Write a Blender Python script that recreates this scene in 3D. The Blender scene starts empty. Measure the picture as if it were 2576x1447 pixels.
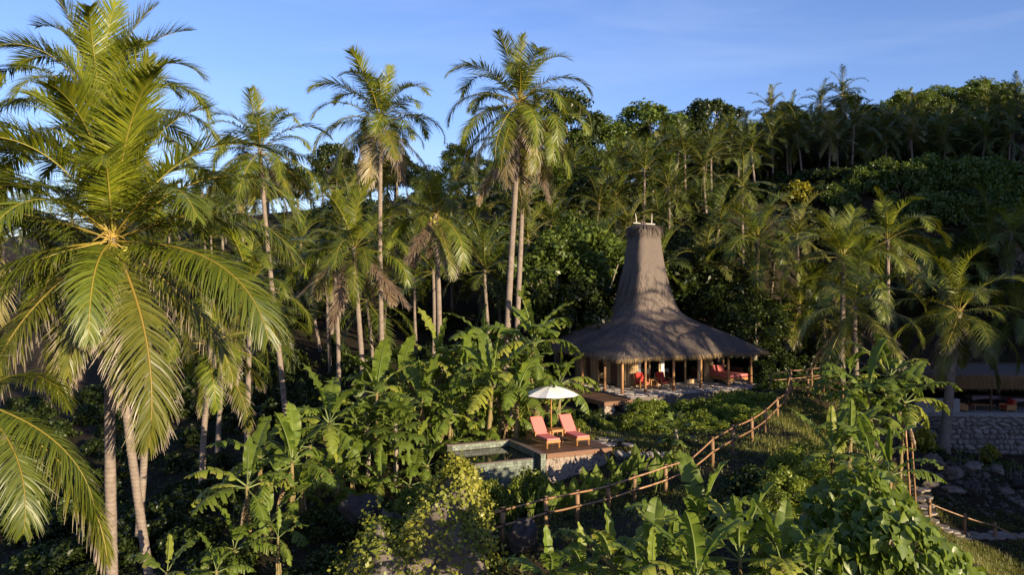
import bpy, math, random
import numpy as np
from mathutils import Vector, Matrix, Euler

R = math.radians
random.seed(7)
rng = np.random.default_rng(7)
sc = bpy.context.scene
col = sc.collection

# ------------------------------------------------------------------ camera, sky, sun, exposure
CZ = 16.0                     # height of the drone above world zero
F, CX, HY = 2022.0, 1288.0, 700.0
cam = bpy.data.cameras.new('camera')
cam.sensor_width = 36.0
cam.lens = 36.0 * F / 2576.0
cam.shift_y = (HY - 723.5) / 2576.0
cam.clip_end = 3000
camo = bpy.data.objects.new('camera', cam)
col.objects.link(camo)
camo.location = (0, 0, CZ)
camo.rotation_euler = (R(90), 0, 0)
sc.camera = camo

SUN_AZ, SUN_EL = R(140), R(11)          # azimuth clockwise from the view direction: behind, to the right
SUN_DIR = Vector((math.sin(SUN_AZ) * math.cos(SUN_EL), math.cos(SUN_AZ) * math.cos(SUN_EL), math.sin(SUN_EL)))
w = bpy.data.worlds.new('World')
sc.world = w
w.use_nodes = True
nt = w.node_tree
bg = nt.nodes['Background']
sky = nt.nodes.new('ShaderNodeTexSky')
sky.sky_type = 'NISHITA'
sky.sun_disc = False
sky.sun_elevation = SUN_EL
sky.sun_rotation = SUN_AZ
sky.altitude = 0
sky.air_density = 1.0
sky.dust_density = 0.3
sky.ozone_density = 5.0
tc = nt.nodes.new('ShaderNodeTexCoord')
mp = nt.nodes.new('ShaderNodeMapping')
mp.inputs['Scale'].default_value = (1.1, 1.1, 5.5)
mp.inputs['Rotation'].default_value = (0.0, R(14), 0.0)
nz = nt.nodes.new('ShaderNodeTexNoise')
nz.inputs['Scale'].default_value = 2.1
nz.inputs['Detail'].default_value = 6
nz.inputs['Roughness'].default_value = 0.55
nz.inputs['Distortion'].default_value = 0.5
rmp = nt.nodes.new('ShaderNodeValToRGB')
rmp.color_ramp.elements[0].position = 0.5
rmp.color_ramp.elements[1].position = 0.85
rmp.color_ramp.elements[0].color = (0, 0, 0, 1)
rmp.color_ramp.elements[1].color = (0.22, 0.22, 0.22, 1)
mx = nt.nodes.new('ShaderNodeMix')
mx.data_type = 'RGBA'
nt.links.new(tc.outputs['Generated'], mp.inputs['Vector'])
nt.links.new(mp.outputs['Vector'], nz.inputs['Vector'])
nt.links.new(nz.outputs['Fac'], rmp.inputs['Fac'])
nt.links.new(rmp.outputs['Color'], mx.inputs['Factor'])
tint = nt.nodes.new('ShaderNodeMix'); tint.data_type = 'RGBA'; tint.blend_type = 'MULTIPLY'; tint.inputs['Factor'].default_value = 1.0
tint.inputs['B'].default_value = (1.34, 0.95, 1.0, 1)
nt.links.new(sky.outputs['Color'], tint.inputs['A'])
nt.links.new(tint.outputs['Result'], mx.inputs['A'])
mx.inputs['B'].default_value = (3.6, 4.0, 4.8, 1)
nt.links.new(mx.outputs['Result'], bg.inputs['Color'])
bg.inputs['Strength'].default_value = 0.125

sun = bpy.data.lights.new('sun', 'SUN')
sun.energy = 5.0
sun.angle = R(0.5)
sun.color = (1.0, 0.82, 0.56)
suno = bpy.data.objects.new('sun', sun)
col.objects.link(suno)
suno.rotation_euler = (-SUN_DIR).to_track_quat('-Z', 'Y').to_euler()
suno.location = (60, -50, 60)

sc.view_settings.view_transform = 'Standard'
sc.view_settings.look = 'None'
sc.view_settings.gamma = 1
sc.view_settings.use_curve_mapping = False
sc.view_settings.exposure = 1.0
sc.cycles.max_bounces = 6
sc.cycles.diffuse_bounces = 3
sc.cycles.transmission_bounces = 4
sc.cycles.transparent_max_bounces = 4

# ------------------------------------------------------------------ helpers
def P(px, py, d):
    """a point seen at (px, py) of the 2576-wide photograph, d metres ahead"""
    return Vector(((px - CX) / F * d, d, CZ + (HY - py) / F * d))

def XY(px, d):
    return ((px - CX) / F * d, d)

def tag(o, label=None, cat=None, group=None, kind=None):
    if label: o['label'] = label
    if cat: o['category'] = cat
    if group: o['group'] = group
    if kind: o['kind'] = kind
    return o

def link(o, parent=None):
    col.objects.link(o)
    if parent: o.parent = parent
    return o

def empty(name, loc=(0, 0, 0), rz=0.0, label=None, cat=None, group=None):
    o = bpy.data.objects.new(name, None)
    o.empty_display_size = 0.2
    link(o)
    o.location = loc
    o.rotation_euler = (0, 0, rz)
    return tag(o, label, cat, group)

def mesh(name, V, Fs, mats, midx=None, fd=None, smooth=False):
    me = bpy.data.meshes.new(name)
    V = np.asarray(V, dtype=np.float32).reshape(-1, 3)
    if isinstance(Fs, np.ndarray):
        k = Fs.shape[1]
        nf = Fs.shape[0]
        me.vertices.add(len(V)); me.vertices.foreach_set('co', V.ravel())
        me.loops.add(nf * k); me.loops.foreach_set('vertex_index', Fs.astype(np.int32).ravel())
        me.polygons.add(nf)
        me.polygons.foreach_set('loop_start', np.arange(0, nf * k, k, dtype=np.int32))
        me.update(calc_edges=True)
    else:
        me.from_pydata(V.tolist(), [], Fs)
    for m in (mats if isinstance(mats, (list, tuple)) else [mats]):
        me.materials.append(m)
    if midx is not None:
        me.polygons.foreach_set('material_index', np.asarray(midx, dtype=np.int32))
    if fd is not None:
        a = me.attributes.new('fd', 'FLOAT_COLOR', 'POINT')
        c = np.ones((len(V), 4), dtype=np.float32)
        c[:, :3] = np.asarray(fd, dtype=np.float32).reshape(-1, 3)
        a.data.foreach_set('color', c.ravel())
    if smooth:
        me.polygons.foreach_set('use_smooth', np.ones(len(me.polygons), dtype=bool))
    me.validate()
    me.update()
    return me

def ob(name, me, parent=None, loc=None, rot=None, scale=None):
    o = bpy.data.objects.new(name, me)
    link(o, parent)
    if loc is not None: o.location = loc
    if rot is not None: o.rotation_euler = rot
    if scale is not None: o.scale = (scale,) * 3 if isinstance(scale, (int, float)) else scale
    return o

class MB:
    """collects boxes, tubes and prisms that become ONE mesh object"""
    def __init__(s): s.v = []; s.f = []
    def box(s, c, d, rz=0.0, M=None):
        x, y, z = (k / 2 for k in d)
        b = len(s.v)
        cr, sr = math.cos(rz), math.sin(rz)
        for (i, j, k) in ((-1,-1,-1),(1,-1,-1),(1,1,-1),(-1,1,-1),(-1,-1,1),(1,-1,1),(1,1,1),(-1,1,1)):
            p = (i * x, j * y, k * z)
            if M is not None:
                q = M @ Vector(p); s.v.append((q.x + c[0], q.y + c[1], q.z + c[2]))
            else:
                s.v.append((c[0] + p[0]*cr - p[1]*sr, c[1] + p[0]*sr + p[1]*cr, c[2] + p[2]))
        for f in ((0,3,2,1),(4,5,6,7),(0,1,5,4),(1,2,6,5),(2,3,7,6),(3,0,4,7)):
            s.f.append(tuple(b + i for i in f))
        return s
    def tube(s, pts, rad, n=8, cap=True):
        pts = [Vector(p) for p in pts]
        if isinstance(rad, (int, float)): rad = [rad] * len(pts)
        b = len(s.v)
        t0 = (pts[-1] - pts[0]).normalized()
        up = Vector((0, 0, 1)) if abs(t0.z) < 0.9 else Vector((1, 0, 0))
        for i, p in enumerate(pts):
            t = (pts[min(i + 1, len(pts) - 1)] - pts[max(i - 1, 0)]).normalized()
            a = t.cross(up).normalized(); c = a.cross(t)
            for k in range(n):
                th = 2 * math.pi * k / n
                s.v.append(tuple(p + (a * math.cos(th) + c * math.sin(th)) * rad[i]))
        for i in range(len(pts) - 1):
            for k in range(n):
                k2 = (k + 1) % n
                s.f.append((b + i*n + k, b + i*n + k2, b + (i+1)*n + k2, b + (i+1)*n + k))
        if cap:
            s.f.append(tuple(b + k for k in range(n))[::-1])
            s.f.append(tuple(b + (len(pts)-1)*n + k for k in range(n)))
        return s
    def prism(s, poly, z0, z1):
        b = len(s.v); n = len(poly)
        for z in (z0, z1):
            for p in poly: s.v.append((p[0], p[1], z))
        s.f.append(tuple(b + i for i in range(n))[::-1]); s.f.append(tuple(b + n + i for i in range(n)))
        for i in range(n):
            j = (i + 1) % n
            s.f.append((b + i, b + j, b + n + j, b + n + i))
        return s
    def blob(s, c, r, seed=0, n=7, m=5, rough=0.15):
        rr = random.Random(seed); b = len(s.v)
        for i in range(m + 1):
            th = math.pi * i / m
            for k in range(n):
                ph = 2 * math.pi * k / n
                q = 1 + rr.uniform(-rough, rough)
                s.v.append((c[0] + r[0]*q*math.sin(th)*math.cos(ph), c[1] + r[1]*q*math.sin(th)*math.sin(ph), c[2] + r[2]*q*math.cos(th)))
        for i in range(m):
            for k in range(n):
                k2 = (k + 1) % n
                s.f.append((b + i*n + k, b + (i+1)*n + k, b + (i+1)*n + k2, b + i*n + k2))
        return s
    def me(s, name, mats, smooth=False): return mesh(name, s.v, s.f, mats, smooth=smooth)
    def build(s, name, mats, parent=None, smooth=False, bevel=0.0, loc=None, rot=None):
        o = ob(name, s.me(name, mats, smooth), parent, loc, rot)
        if bevel:
            m = o.modifiers.new('bevel', 'BEVEL'); m.width = bevel; m.segments = 2; m.limit_method = 'ANGLE'
        return o

# ------------------------------------------------------------------ materials
def _n(nt, t, **kw):
    n = nt.nodes.new(t)
    for k, v in kw.items(): setattr(n, k, v)
    return n

def mixc(nt, fac, a, b, mode='MIX'):
    m = nt.nodes.new('ShaderNodeMix'); m.data_type = 'RGBA'; m.blend_type = mode
    for key, val in (('Factor', fac), ('A', a), ('B', b)):
        if isinstance(val, (int, float)): m.inputs[key].default_value = val
        elif isinstance(val, (tuple, list)): m.inputs[key].default_value = (*val[:3], 1)
        else: nt.links.new(val, m.inputs[key])
    return m.outputs['Result']

def ramp(nt, src, p0, p1, v0=0.0, v1=1.0):
    m = nt.nodes.new('ShaderNodeMapRange')
    m.inputs['From Min'].default_value = p0; m.inputs['From Max'].default_value = p1
    m.inputs['To Min'].default_value = v0; m.inputs['To Max'].default_value = v1
    nt.links.new(src, m.inputs['Value'])
    return m.outputs['Result']

def noise(nt, scale, detail=4, rough=0.6, vec=None, stretch=None):
    n = nt.nodes.new('ShaderNodeTexNoise')
    n.inputs['Scale'].default_value = scale; n.inputs['Detail'].default_value = detail; n.inputs['Roughness'].default_value = rough
    if vec is None:
        t = nt.nodes.new('ShaderNodeTexCoord'); vec = t.outputs['Object']
    if stretch:
        mp = nt.nodes.new('ShaderNodeMapping'); mp.inputs['Scale'].default_value = stretch
        nt.links.new(vec, mp.inputs['Vector']); vec = mp.outputs['Vector']
    nt.links.new(vec, n.inputs['Vector'])
    return n.outputs['Fac']

def bump(nt, src, strength, dist, bsdf):
    b = nt.nodes.new('ShaderNodeBump'); b.inputs['Strength'].default_value = strength; b.inputs['Distance'].default_value = dist
    nt.links.new(src, b.inputs['Height']); nt.links.new(b.outputs['Normal'], bsdf.inputs['Normal'])

def newmat(name):
    m = bpy.data.materials.new(name); m.use_nodes = True
    return m, m.node_tree, m.node_tree.nodes['Principled BSDF']

def rand_info(nt):
    return nt.nodes.new('ShaderNodeObjectInfo').outputs['Random']

def solid(name, c1, c2, scale=6.0, rough=0.7, spec=0.3, stretch=None, bmp=0.0, objvar=0.0, detail=5, c3=None):
    m, nt, b = newmat(name)
    n = noise(nt, scale, detail, 0.65, stretch=stretch)
    c = mixc(nt, ramp(nt, n, 0.3, 0.7), c1, c2)
    if c3 is not None:
        n2 = noise(nt, scale * 0.27, 4, 0.6)
        c = mixc(nt, ramp(nt, n2, 0.52, 0.68), c, c3)
    if objvar:
        v = ramp(nt, rand_info(nt), 0, 1, 1 - objvar, 1 + objvar)
        cc = nt.nodes.new('ShaderNodeCombineColor')
        for k in ('Red', 'Green', 'Blue'): nt.links.new(v, cc.inputs[k])
        c = mixc(nt, 1.0, c, cc.outputs['Color'], 'MULTIPLY')
    nt.links.new(c, b.inputs['Base Color'])
    b.inputs['Roughness'].default_value = rough
    b.inputs['Specular IOR Level'].default_value = spec
    if bmp: bump(nt, n, bmp, 0.02, b)
    return m

def leaf(name, c1, c2, tip=None, tip_from=0.6, tip_amt=1.0, rib=None, trans=(0.2, 0.26, 0.03), tfac=0.35, rough=0.42, spec=0.45, objvar=0.25, old=None, old_amt=0.0):
    m, nt, b = newmat(name)
    at = _n(nt, 'ShaderNodeAttribute', attribute_name='fd')
    sp = nt.nodes.new('ShaderNodeSeparateColor'); nt.links.new(at.outputs['Color'], sp.inputs['Color'])
    c = mixc(nt, sp.outputs['Blue'], c1, c2)
    if old is not None:
        o = ramp(nt, rand_info(nt), 1 - old_amt, 1.0)
        c = mixc(nt, o, c, old)
    if tip is not None:
        n = noise(nt, 1.7, 3, 0.6)
        a = nt.nodes.new('ShaderNodeMath'); a.operation = 'ADD'
        nt.links.new(sp.outputs['Red'], a.inputs[0]); nt.links.new(ramp(nt, n, 0.3, 0.7, -0.22, 0.22), a.inputs[1])
        c = mixc(nt, ramp(nt, a.outputs[0], tip_from, min(1.25, tip_from + 0.22), 0, tip_amt), c, tip)
    if rib is not None: c = mixc(nt, sp.outputs['Green'], c, rib)
    v = ramp(nt, rand_info(nt), 0, 1, 1 - objvar, 1 + objvar)
    cc = nt.nodes.new('ShaderNodeCombineColor')
    for k in ('Red', 'Green', 'Blue'): nt.links.new(v, cc.inputs[k])
    c = mixc(nt, 1.0, c, cc.outputs['Color'], 'MULTIPLY')
    nt.links.new(c, b.inputs['Base Color'])
    b.inputs['Roughness'].default_value = rough
    b.inputs['Specular IOR Level'].default_value = spec
    tr = nt.nodes.new('ShaderNodeBsdfTranslucent')
    tcol = mixc(nt, 1.0, c, trans, 'ADD')
    nt.links.new(tcol, tr.inputs['Color'])
    ms = nt.nodes.new('ShaderNodeMixShader'); ms.inputs['Fac'].default_value = tfac
    nt.links.new(b.outputs[0], ms.inputs[1]); nt.links.new(tr.outputs[0], ms.inputs[2])
    nt.links.new(ms.outputs[0], nt.nodes['Material Output'].inputs['Surface'])
    return m

M = {}
M['frond_young'] = leaf('frond_young', (0.19, 0.205, 0.012), (0.085, 0.118, 0.010), (0.22, 0.19, 0.10), 0.93, 0.7, (0.30, 0.26, 0.045), (0.11, 0.10, 0.0), 0.27)
M['frond_green'] = leaf('frond_green', (0.145, 0.17, 0.014), (0.062, 0.092, 0.010), (0.34, 0.28, 0.20), 0.88, 0.8, (0.32, 0.25, 0.04), (0.10, 0.085, 0.0), 0.24)
M['frond_old'] = leaf('frond_old', (0.165, 0.165, 0.02), (0.09, 0.105, 0.016), (0.40, 0.32, 0.25), 0.70, 0.95, (0.34, 0.25, 0.05), (0.08, 0.07, 0.0), 0.20, old=(0.24, 0.19, 0.11), old_amt=0.25)
M['frond_dead'] = leaf('frond_dead', (0.24, 0.17, 0.11), (0.15, 0.10, 0.065), (0.34, 0.27, 0.2), 0.5, 1.0, (0.22, 0.15, 0.08), (0.05, 0.03, 0.0), 0.2)
M['palm_far'] = leaf('palm_far', (0.10, 0.125, 0.013), (0.036, 0.056, 0.008), (0.2, 0.16, 0.09), 0.85, 0.45, (0.2, 0.18, 0.03), (0.05, 0.055, 0.0), 0.2, old=(0.12, 0.115, 0.03), old_amt=0.2)
M['banana_leaf'] = leaf('banana_leaf', (0.15, 0.195, 0.024), (0.085, 0.135, 0.018), (0.20, 0.15, 0.06), 0.92, 0.8, (0.22, 0.27, 0.09), (0.085, 0.125, 0.0), 0.34, rough=0.46, spec=0.32, old=(0.20, 0.21, 0.03), old_amt=0.25)
M['banana_dead'] = leaf('banana_dead', (0.2, 0.13, 0.07), (0.12, 0.08, 0.045), None, trans=(0.05, 0.03, 0.0), tfac=0.15, rib=(0.2, 0.13, 0.06))
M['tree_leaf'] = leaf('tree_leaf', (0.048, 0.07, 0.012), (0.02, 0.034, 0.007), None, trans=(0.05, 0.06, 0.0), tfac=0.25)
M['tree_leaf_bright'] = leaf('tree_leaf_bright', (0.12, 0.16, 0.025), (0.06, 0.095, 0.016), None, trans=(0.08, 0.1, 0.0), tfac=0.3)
M['bush_leaf'] = leaf('bush_leaf', (0.21, 0.25, 0.028), (0.11, 0.155, 0.018), None, trans=(0.1, 0.11, 0.0), tfac=0.3)
M['vine_leaf'] = leaf('vine_leaf', (0.27, 0.26, 0.035), (0.11, 0.14, 0.018), None, trans=(0.10, 0.085, 0.0), tfac=0.3)
M['big_leaf'] = leaf('big_leaf', (0.18, 0.235, 0.034), (0.11, 0.165, 0.024), None, trans=(0.12, 0.15, 0.0), tfac=0.35, rough=0.38, rib=(0.14, 0.19, 0.06))
M['ear_leaf'] = leaf('ear_leaf', (0.15, 0.20, 0.03), (0.09, 0.14, 0.024), None, trans=(0.15, 0.16, 0.0), tfac=0.35, rib=(0.2, 0.22, 0.08))
M['yellow_leaf'] = leaf('yellow_leaf', (0.45, 0.38, 0.03), (0.10, 0.14, 0.02), None, trans=(0.15, 0.12, 0.0), tfac=0.3)
M['cover_leaf'] = leaf('cover_leaf', (0.11, 0.125, 0.025), (0.05, 0.065, 0.015), None, trans=(0.07, 0.07, 0.0), tfac=0.3)
M['grass_blade'] = leaf('grass_blade', (0.25, 0.23, 0.055), (0.115, 0.14, 0.028), (0.3, 0.24, 0.1), 0.8, 0.8, trans=(0.09, 0.08, 0.0), tfac=0.3)
M['ground'] = solid('ground', (0.022, 0.017, 0.012), (0.045, 0.034, 0.022), 1.4, 0.95, 0.1, bmp=0.6, c3=(0.025, 0.03, 0.01))
M['palm_bark'] = None
M['bark'] = solid('bark', (0.16, 0.13, 0.10), (0.28, 0.24, 0.19), 5, 0.9, 0.15, stretch=(1, 1, 0.25), bmp=0.5)
M['banana_stem'] = solid('banana_stem', (0.26, 0.17, 0.08), (0.14, 0.14, 0.05), 5, 0.7, 0.25, stretch=(3, 3, 0.5), bmp=0.3, c3=(0.1, 0.055, 0.03))
M['thatch'] = solid('thatch', (0.10, 0.083, 0.072), (0.17, 0.14, 0.12), 22, 0.95, 0.05, stretch=(1, 1, 0.12), bmp=0.9, c3=(0.14, 0.11, 0.09))
M['strand'] = leaf('strand', (0.215, 0.172, 0.142), (0.066, 0.053, 0.047), None, trans=(0.0, 0.0, 0.0), tfac=0.05, rough=0.9, spec=0.1)
M['fringe'] = leaf('fringe', (0.40, 0.27, 0.12), (0.25, 0.17, 0.08), None, trans=(0.05, 0.03, 0.0), tfac=0.2, rough=0.9, spec=0.1)
M['old_strand'] = leaf('old_strand', (0.36, 0.22, 0.10), (0.17, 0.10, 0.05), None, trans=(0.03, 0.02, 0.0), tfac=0.15, rough=0.9, spec=0.1)
M['bamboo'] = solid('bamboo', (0.34, 0.185, 0.085), (0.19, 0.10, 0.048), 4, 0.38, 0.5, stretch=(1, 1, 0.4), bmp=0.1, objvar=0.15)
M['fence_post'] = solid('fence_post', (0.20, 0.115, 0.06), (0.30, 0.18, 0.09), 6, 0.6, 0.3, stretch=(2, 2, 0.4), bmp=0.2, objvar=0.2)
M['lashing'] = solid('lashing', (0.02, 0.016, 0.014), (0.05, 0.035, 0.025), 40, 0.9, 0.1)
M['teak'] = solid('teak', (0.42, 0.20, 0.065), (0.30, 0.135, 0.045), 6, 0.5, 0.35, stretch=(1, 6, 6), objvar=0.06)
M['dark_wood'] = solid('dark_wood', (0.12, 0.062, 0.035), (0.065, 0.035, 0.022), 5, 0.55, 0.35, stretch=(0.6, 8, 4), bmp=0.15, objvar=0.22)
M['fascia'] = solid('fascia', (0.20, 0.10, 0.055), (0.14, 0.07, 0.04), 5, 0.55, 0.3, stretch=(0.6, 8, 6), bmp=0.15)
M['post_wood'] = solid('post_wood', (0.42, 0.23, 0.10), (0.28, 0.14, 0.06), 5, 0.5, 0.35, stretch=(2, 2, 0.3), objvar=0.12)
M['wall_wood'] = solid('wall_wood', (0.48, 0.34, 0.19), (0.36, 0.245, 0.13), 7, 0.65, 0.25, stretch=(3, 3, 0.4), bmp=0.15, objvar=0.1)
M['coral_cloth'] = solid('coral_cloth', (0.62, 0.19, 0.165), (0.56, 0.165, 0.145), 30, 0.9, 0.1, bmp=0.06)
M['red_cloth'] = solid('red_cloth', (0.55, 0.055, 0.045), (0.46, 0.045, 0.04), 30, 0.9, 0.1)
M['piping'] = solid('piping', (0.78, 0.38, 0.32), (0.70, 0.32, 0.28), 20, 0.9, 0.1)
M['white_cloth'] = solid('white_cloth', (0.76, 0.74, 0.71), (0.68, 0.66, 0.63), 12, 0.9, 0.1, bmp=0.05)
M['mauve_cloth'] = solid('mauve_cloth', (0.36, 0.25, 0.27), (0.28, 0.19, 0.22), 12, 0.9, 0.1)
M['slate'] = solid('slate', (0.075, 0.105, 0.08), (0.14, 0.165, 0.13), 5, 0.5, 0.4, bmp=0.35, objvar=0.45, c3=(0.19, 0.15, 0.11))
M['grout'] = solid('grout', (0.05, 0.055, 0.045), (0.075, 0.08, 0.065), 14, 0.9, 0.1, bmp=0.3)
M['coping'] = solid('coping', (0.20, 0.155, 0.12), (0.13, 0.10, 0.085), 8, 0.7, 0.3, bmp=0.2)
M['rubble'] = solid('rubble', (0.20, 0.155, 0.125), (0.31, 0.255, 0.21), 9, 0.9, 0.15, bmp=0.5, objvar=0.45)
M['mortar'] = solid('mortar', (0.11, 0.09, 0.075), (0.17, 0.14, 0.12), 9, 0.95, 0.1, bmp=0.5)
M['stone'] = solid('stone', (0.17, 0.15, 0.135), (0.28, 0.245, 0.215), 4, 0.9, 0.15, bmp=0.5, objvar=0.28, c3=(0.33, 0.25, 0.2))
M['pale_stone'] = solid('pale_stone', (0.44, 0.39, 0.355), (0.34, 0.30, 0.27), 5, 0.85, 0.2, bmp=0.3, objvar=0.12)
M['rock'] = solid('rock', (0.085, 0.068, 0.056), (0.18, 0.15, 0.13), 2.2, 0.9, 0.15, bmp=0.9, objvar=0.15, c3=(0.22, 0.19, 0.17))
M['dark_rock'] = solid('dark_rock', (0.035, 0.03, 0.028), (0.07, 0.06, 0.055), 2.5, 0.9, 0.2, bmp=0.9)
M['coconut'] = solid('coconut', (0.38, 0.33, 0.04), (0.25, 0.26, 0.04), 8, 0.5, 0.4, objvar=0.2)
M['flower_stalk'] = solid('flower_stalk', (0.50, 0.36, 0.10), (0.38, 0.25, 0.08), 12, 0.7, 0.2)
M['papaya'] = solid('papaya', (0.10, 0.16, 0.04), (0.16, 0.2, 0.05), 8, 0.5, 0.4)
M['white_paint'] = solid('white_paint', (0.52, 0.47, 0.41), (0.42, 0.37, 0.32), 8, 0.6, 0.3)
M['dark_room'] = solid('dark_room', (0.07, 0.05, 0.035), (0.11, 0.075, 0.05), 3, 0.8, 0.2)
M['concrete'] = solid('concrete', (0.33, 0.31, 0.29), (0.25, 0.235, 0.22), 4, 0.9, 0.15)
M['iron'] = solid('iron', (0.03, 0.028, 0.025), (0.05, 0.045, 0.04), 10, 0.5, 0.5)

def palm_bark():
    m, nt, b = newmat('palm_bark')
    t = nt.nodes.new('ShaderNodeTexCoord')
    wv = _n(nt, 'ShaderNodeTexWave', wave_type='BANDS', bands_direction='Z')
    wv.inputs['Scale'].default_value = 2.4; wv.inputs['Distortion'].default_value = 1.6; wv.inputs['Detail'].default_value = 3
    nt.links.new(t.outputs['Object'], wv.inputs['Vector'])
    n = noise(nt, 5, 5)
    c = mixc(nt, ramp(nt, n, 0.3, 0.7), (0.16, 0.125, 0.10), (0.27, 0.22, 0.18))
    c = mixc(nt, ramp(nt, wv.outputs['Fac'], 0.0, 0.35, 0.3, 0.0), c, (0.12, 0.09, 0.07))
    nt.links.new(c, b.inputs['Base Color'])
    b.inputs['Roughness'].default_value = 0.85; b.inputs['Specular IOR Level'].default_value = 0.2
    bump(nt, wv.outputs['Fac'], 0.5, 0.03, b)
    return m
M['palm_bark'] = palm_bark()

def water_mat():
    m, nt, b = newmat('pool_water')
    b.inputs['Base Color'].default_value = (0.008, 0.014, 0.013, 1)
    b.inputs['Roughness'].default_value = 0.015
    b.inputs['IOR'].default_value = 1.33
    b.inputs['Specular IOR Level'].default_value = 0.5
    n = noise(nt, 2.2, 2, 0.4)
    bump(nt, n, 0.03, 0.05, b)
    return m
M['pool_water'] = water_mat()

def glass_mat():
    m, nt, b = newmat('window_glass')
    b.inputs['Base Color'].default_value = (0.9, 0.95, 0.95, 1)
    b.inputs['Roughness'].default_value = 0.02
    b.inputs['IOR'].default_value = 1.45
    gl = nt.nodes.new('ShaderNodeBsdfGlossy'); gl.inputs['Roughness'].default_value = 0.02
    tr = nt.nodes.new('ShaderNodeBsdfTransparent'); tr.inputs['Color'].default_value = (0.8, 0.83, 0.82, 1)
    fr = nt.nodes.new('ShaderNodeFresnel'); fr.inputs['IOR'].default_value = 1.9
    ms = nt.nodes.new('ShaderNodeMixShader')
    nt.links.new(fr.outputs[0], ms.inputs['Fac']); nt.links.new(tr.outputs[0], ms.inputs[1]); nt.links.new(gl.outputs[0], ms.inputs[2])
    nt.links.new(ms.outputs[0], nt.nodes['Material Output'].inputs['Surface'])
    return m
M['glass'] = glass_mat()

# ------------------------------------------------------------------ terrain
FENCE = [  # px of base, py of base, distance
    (1264, 1360, 24.0), (1373, 1325, 25.2), (1452, 1306, 26.2), (1530, 1285, 27.2), (1596, 1264, 28.2), (1674, 1240, 29.0),
    (1739, 1205, 29.8), (1792, 1167, 31.0), (1844, 1135, 32.4), (1891, 1109, 34.2), (1925, 1082, 36.0), (1955, 1049, 38.5), (1976, 1018, 41.0)]
ctrl = []
for (px, py, d) in FENCE:
    p = P(px, py, d); ctrl.append((p.x, p.y, p.z - CZ - 0.12))
ctrl += [
    (0, 33.5, -8.3), (3, 32.5, -8.2), (1, 36.8, -7.3), (4.6, 35.6, -7.25), (4.2, 32.0, -8.0), (-1.5, 30.8, -9.0), (-3.5, 33.5, -8.5),
    (5.4, 44, -7.8), (5.5, 39.5, -7.4), (8.8, 53, -7.2), (6.4, 46.5, -7.3), (16, 50.5, -7.0), (1.3, 56, -7.4), (13, 59, -6.8), (9.5, 44, -7.7), (12.5, 45, -7.4), (10, 40, -7.6),
    (14.6, 42.5, -6.3), (17, 45.5, -6.3), (16.2, 40, -7.6),
    (-2, 37.5, -7.6), (-5, 36, -8.2), (0, 41, -7.7), (-6, 45, -8.0),
    (-8, 30, -8.9), (-7, 25, -9.9), (-10, 35, -9.0), (-13, 25, -12.0), (-15, 40, -10.6), (-25, 30, -14), (-25, 45, -11), (-12, 15, -14), (0, 15, -11), (-5, 20, -10.8),
    (-2.5, 24.5, -10.0), (0.5, 21, -9.4), (3, 20, -8.8), (6, 18, -8.4), (8, 20, -7.9), (11, 19, -7.6), (14.5, 20, -9.2), (5, 24, -8.1), (9, 26, -7.6), (12, 28.5, -7.6), (14.5, 32, -8.4), (6, 12, -8.8), (15, 12, -9), (0, 8, -11),
    (15, 0, -7.5), (12, 5, -8.0), (25, -10, -5), (0, -6, -10.5), (-20, -10, -13), (-20, 5, -14), (40, -30, -4), (0, -40, -9), (-40, -40, -13),
    (18.5, 36, -11), (20.8, 40, -12.1), (24, 39.5, -13), (25, 46, -12.0), (30, 52, -12.0), (36, 52, -12.0), (33, 40, -13.6), (20, 30, -12.6), (30, 30, -14), (21, 23, -12), (20.5, 44.5, -10), (16.1, 43.8, -6.5), (17.9, 43.7, -6.9),
    (33, 60, -10.2), (40, 60, -10), (20, 55, -7.5), (27, 64, -6.5), (34, 69, -4.5),
    (-30, 60, -8.5), (-10, 55, -7.6), (0, 60, -6.6), (-30, 80, -3.5), (0, 80, -0.5), (10, 66, -4), (20, 69, -1.5), (20, 76, 4), (40, 76, 6), (60, 82, 9), (20, 90, 8.5), (0, 100, 5), (-40, 100, 2),
    (-80, 140, 8), (-45, 140, 11), (-15, 140, 14), (0, 140, 14.5), (25, 140, 17), (50, 140, 20), (80, 140, 23), (110, 140, 23), (45, 100, 11.5), (60, 100, 12.5), (30, 100, 10.5), (0, 120, 9.5), (50, 120, 16), (80, 110, 16),
    (0, 180, 13), (60, 180, 18), (-80, 180, 6), (130, 180, 18), (0, 260, 0), (130, 260, 4), (-130, 260, -4), (-130, 140, 0), (160, 130, 14),
    (-120, 60, -10), (150, 60, 0), (-100, 0, -15), (80, 0, -8), (80, 30, -8), (150, -40, -8), (-130, -60, -15), (150, 0, -6)]
ctrl = np.array(ctrl, dtype=float)
def _tps_fit(c):
    n = len(c); X = c[:, :2] / 50.0
    r2 = ((X[:, None, :] - X[None, :, :]) ** 2).sum(-1)
    K = 0.5 * r2 * np.log(r2 + 1e-12) + np.eye(n) * 1e-4
    A = np.zeros((n + 3, n + 3)); A[:n, :n] = K; A[:n, n] = 1; A[:n, n+1:] = X; A[n, :n] = 1; A[n+1:, :n] = X.T
    return np.linalg.solve(A, np.concatenate([c[:, 2], np.zeros(3)]))
_tw = _tps_fit(ctrl)
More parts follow.
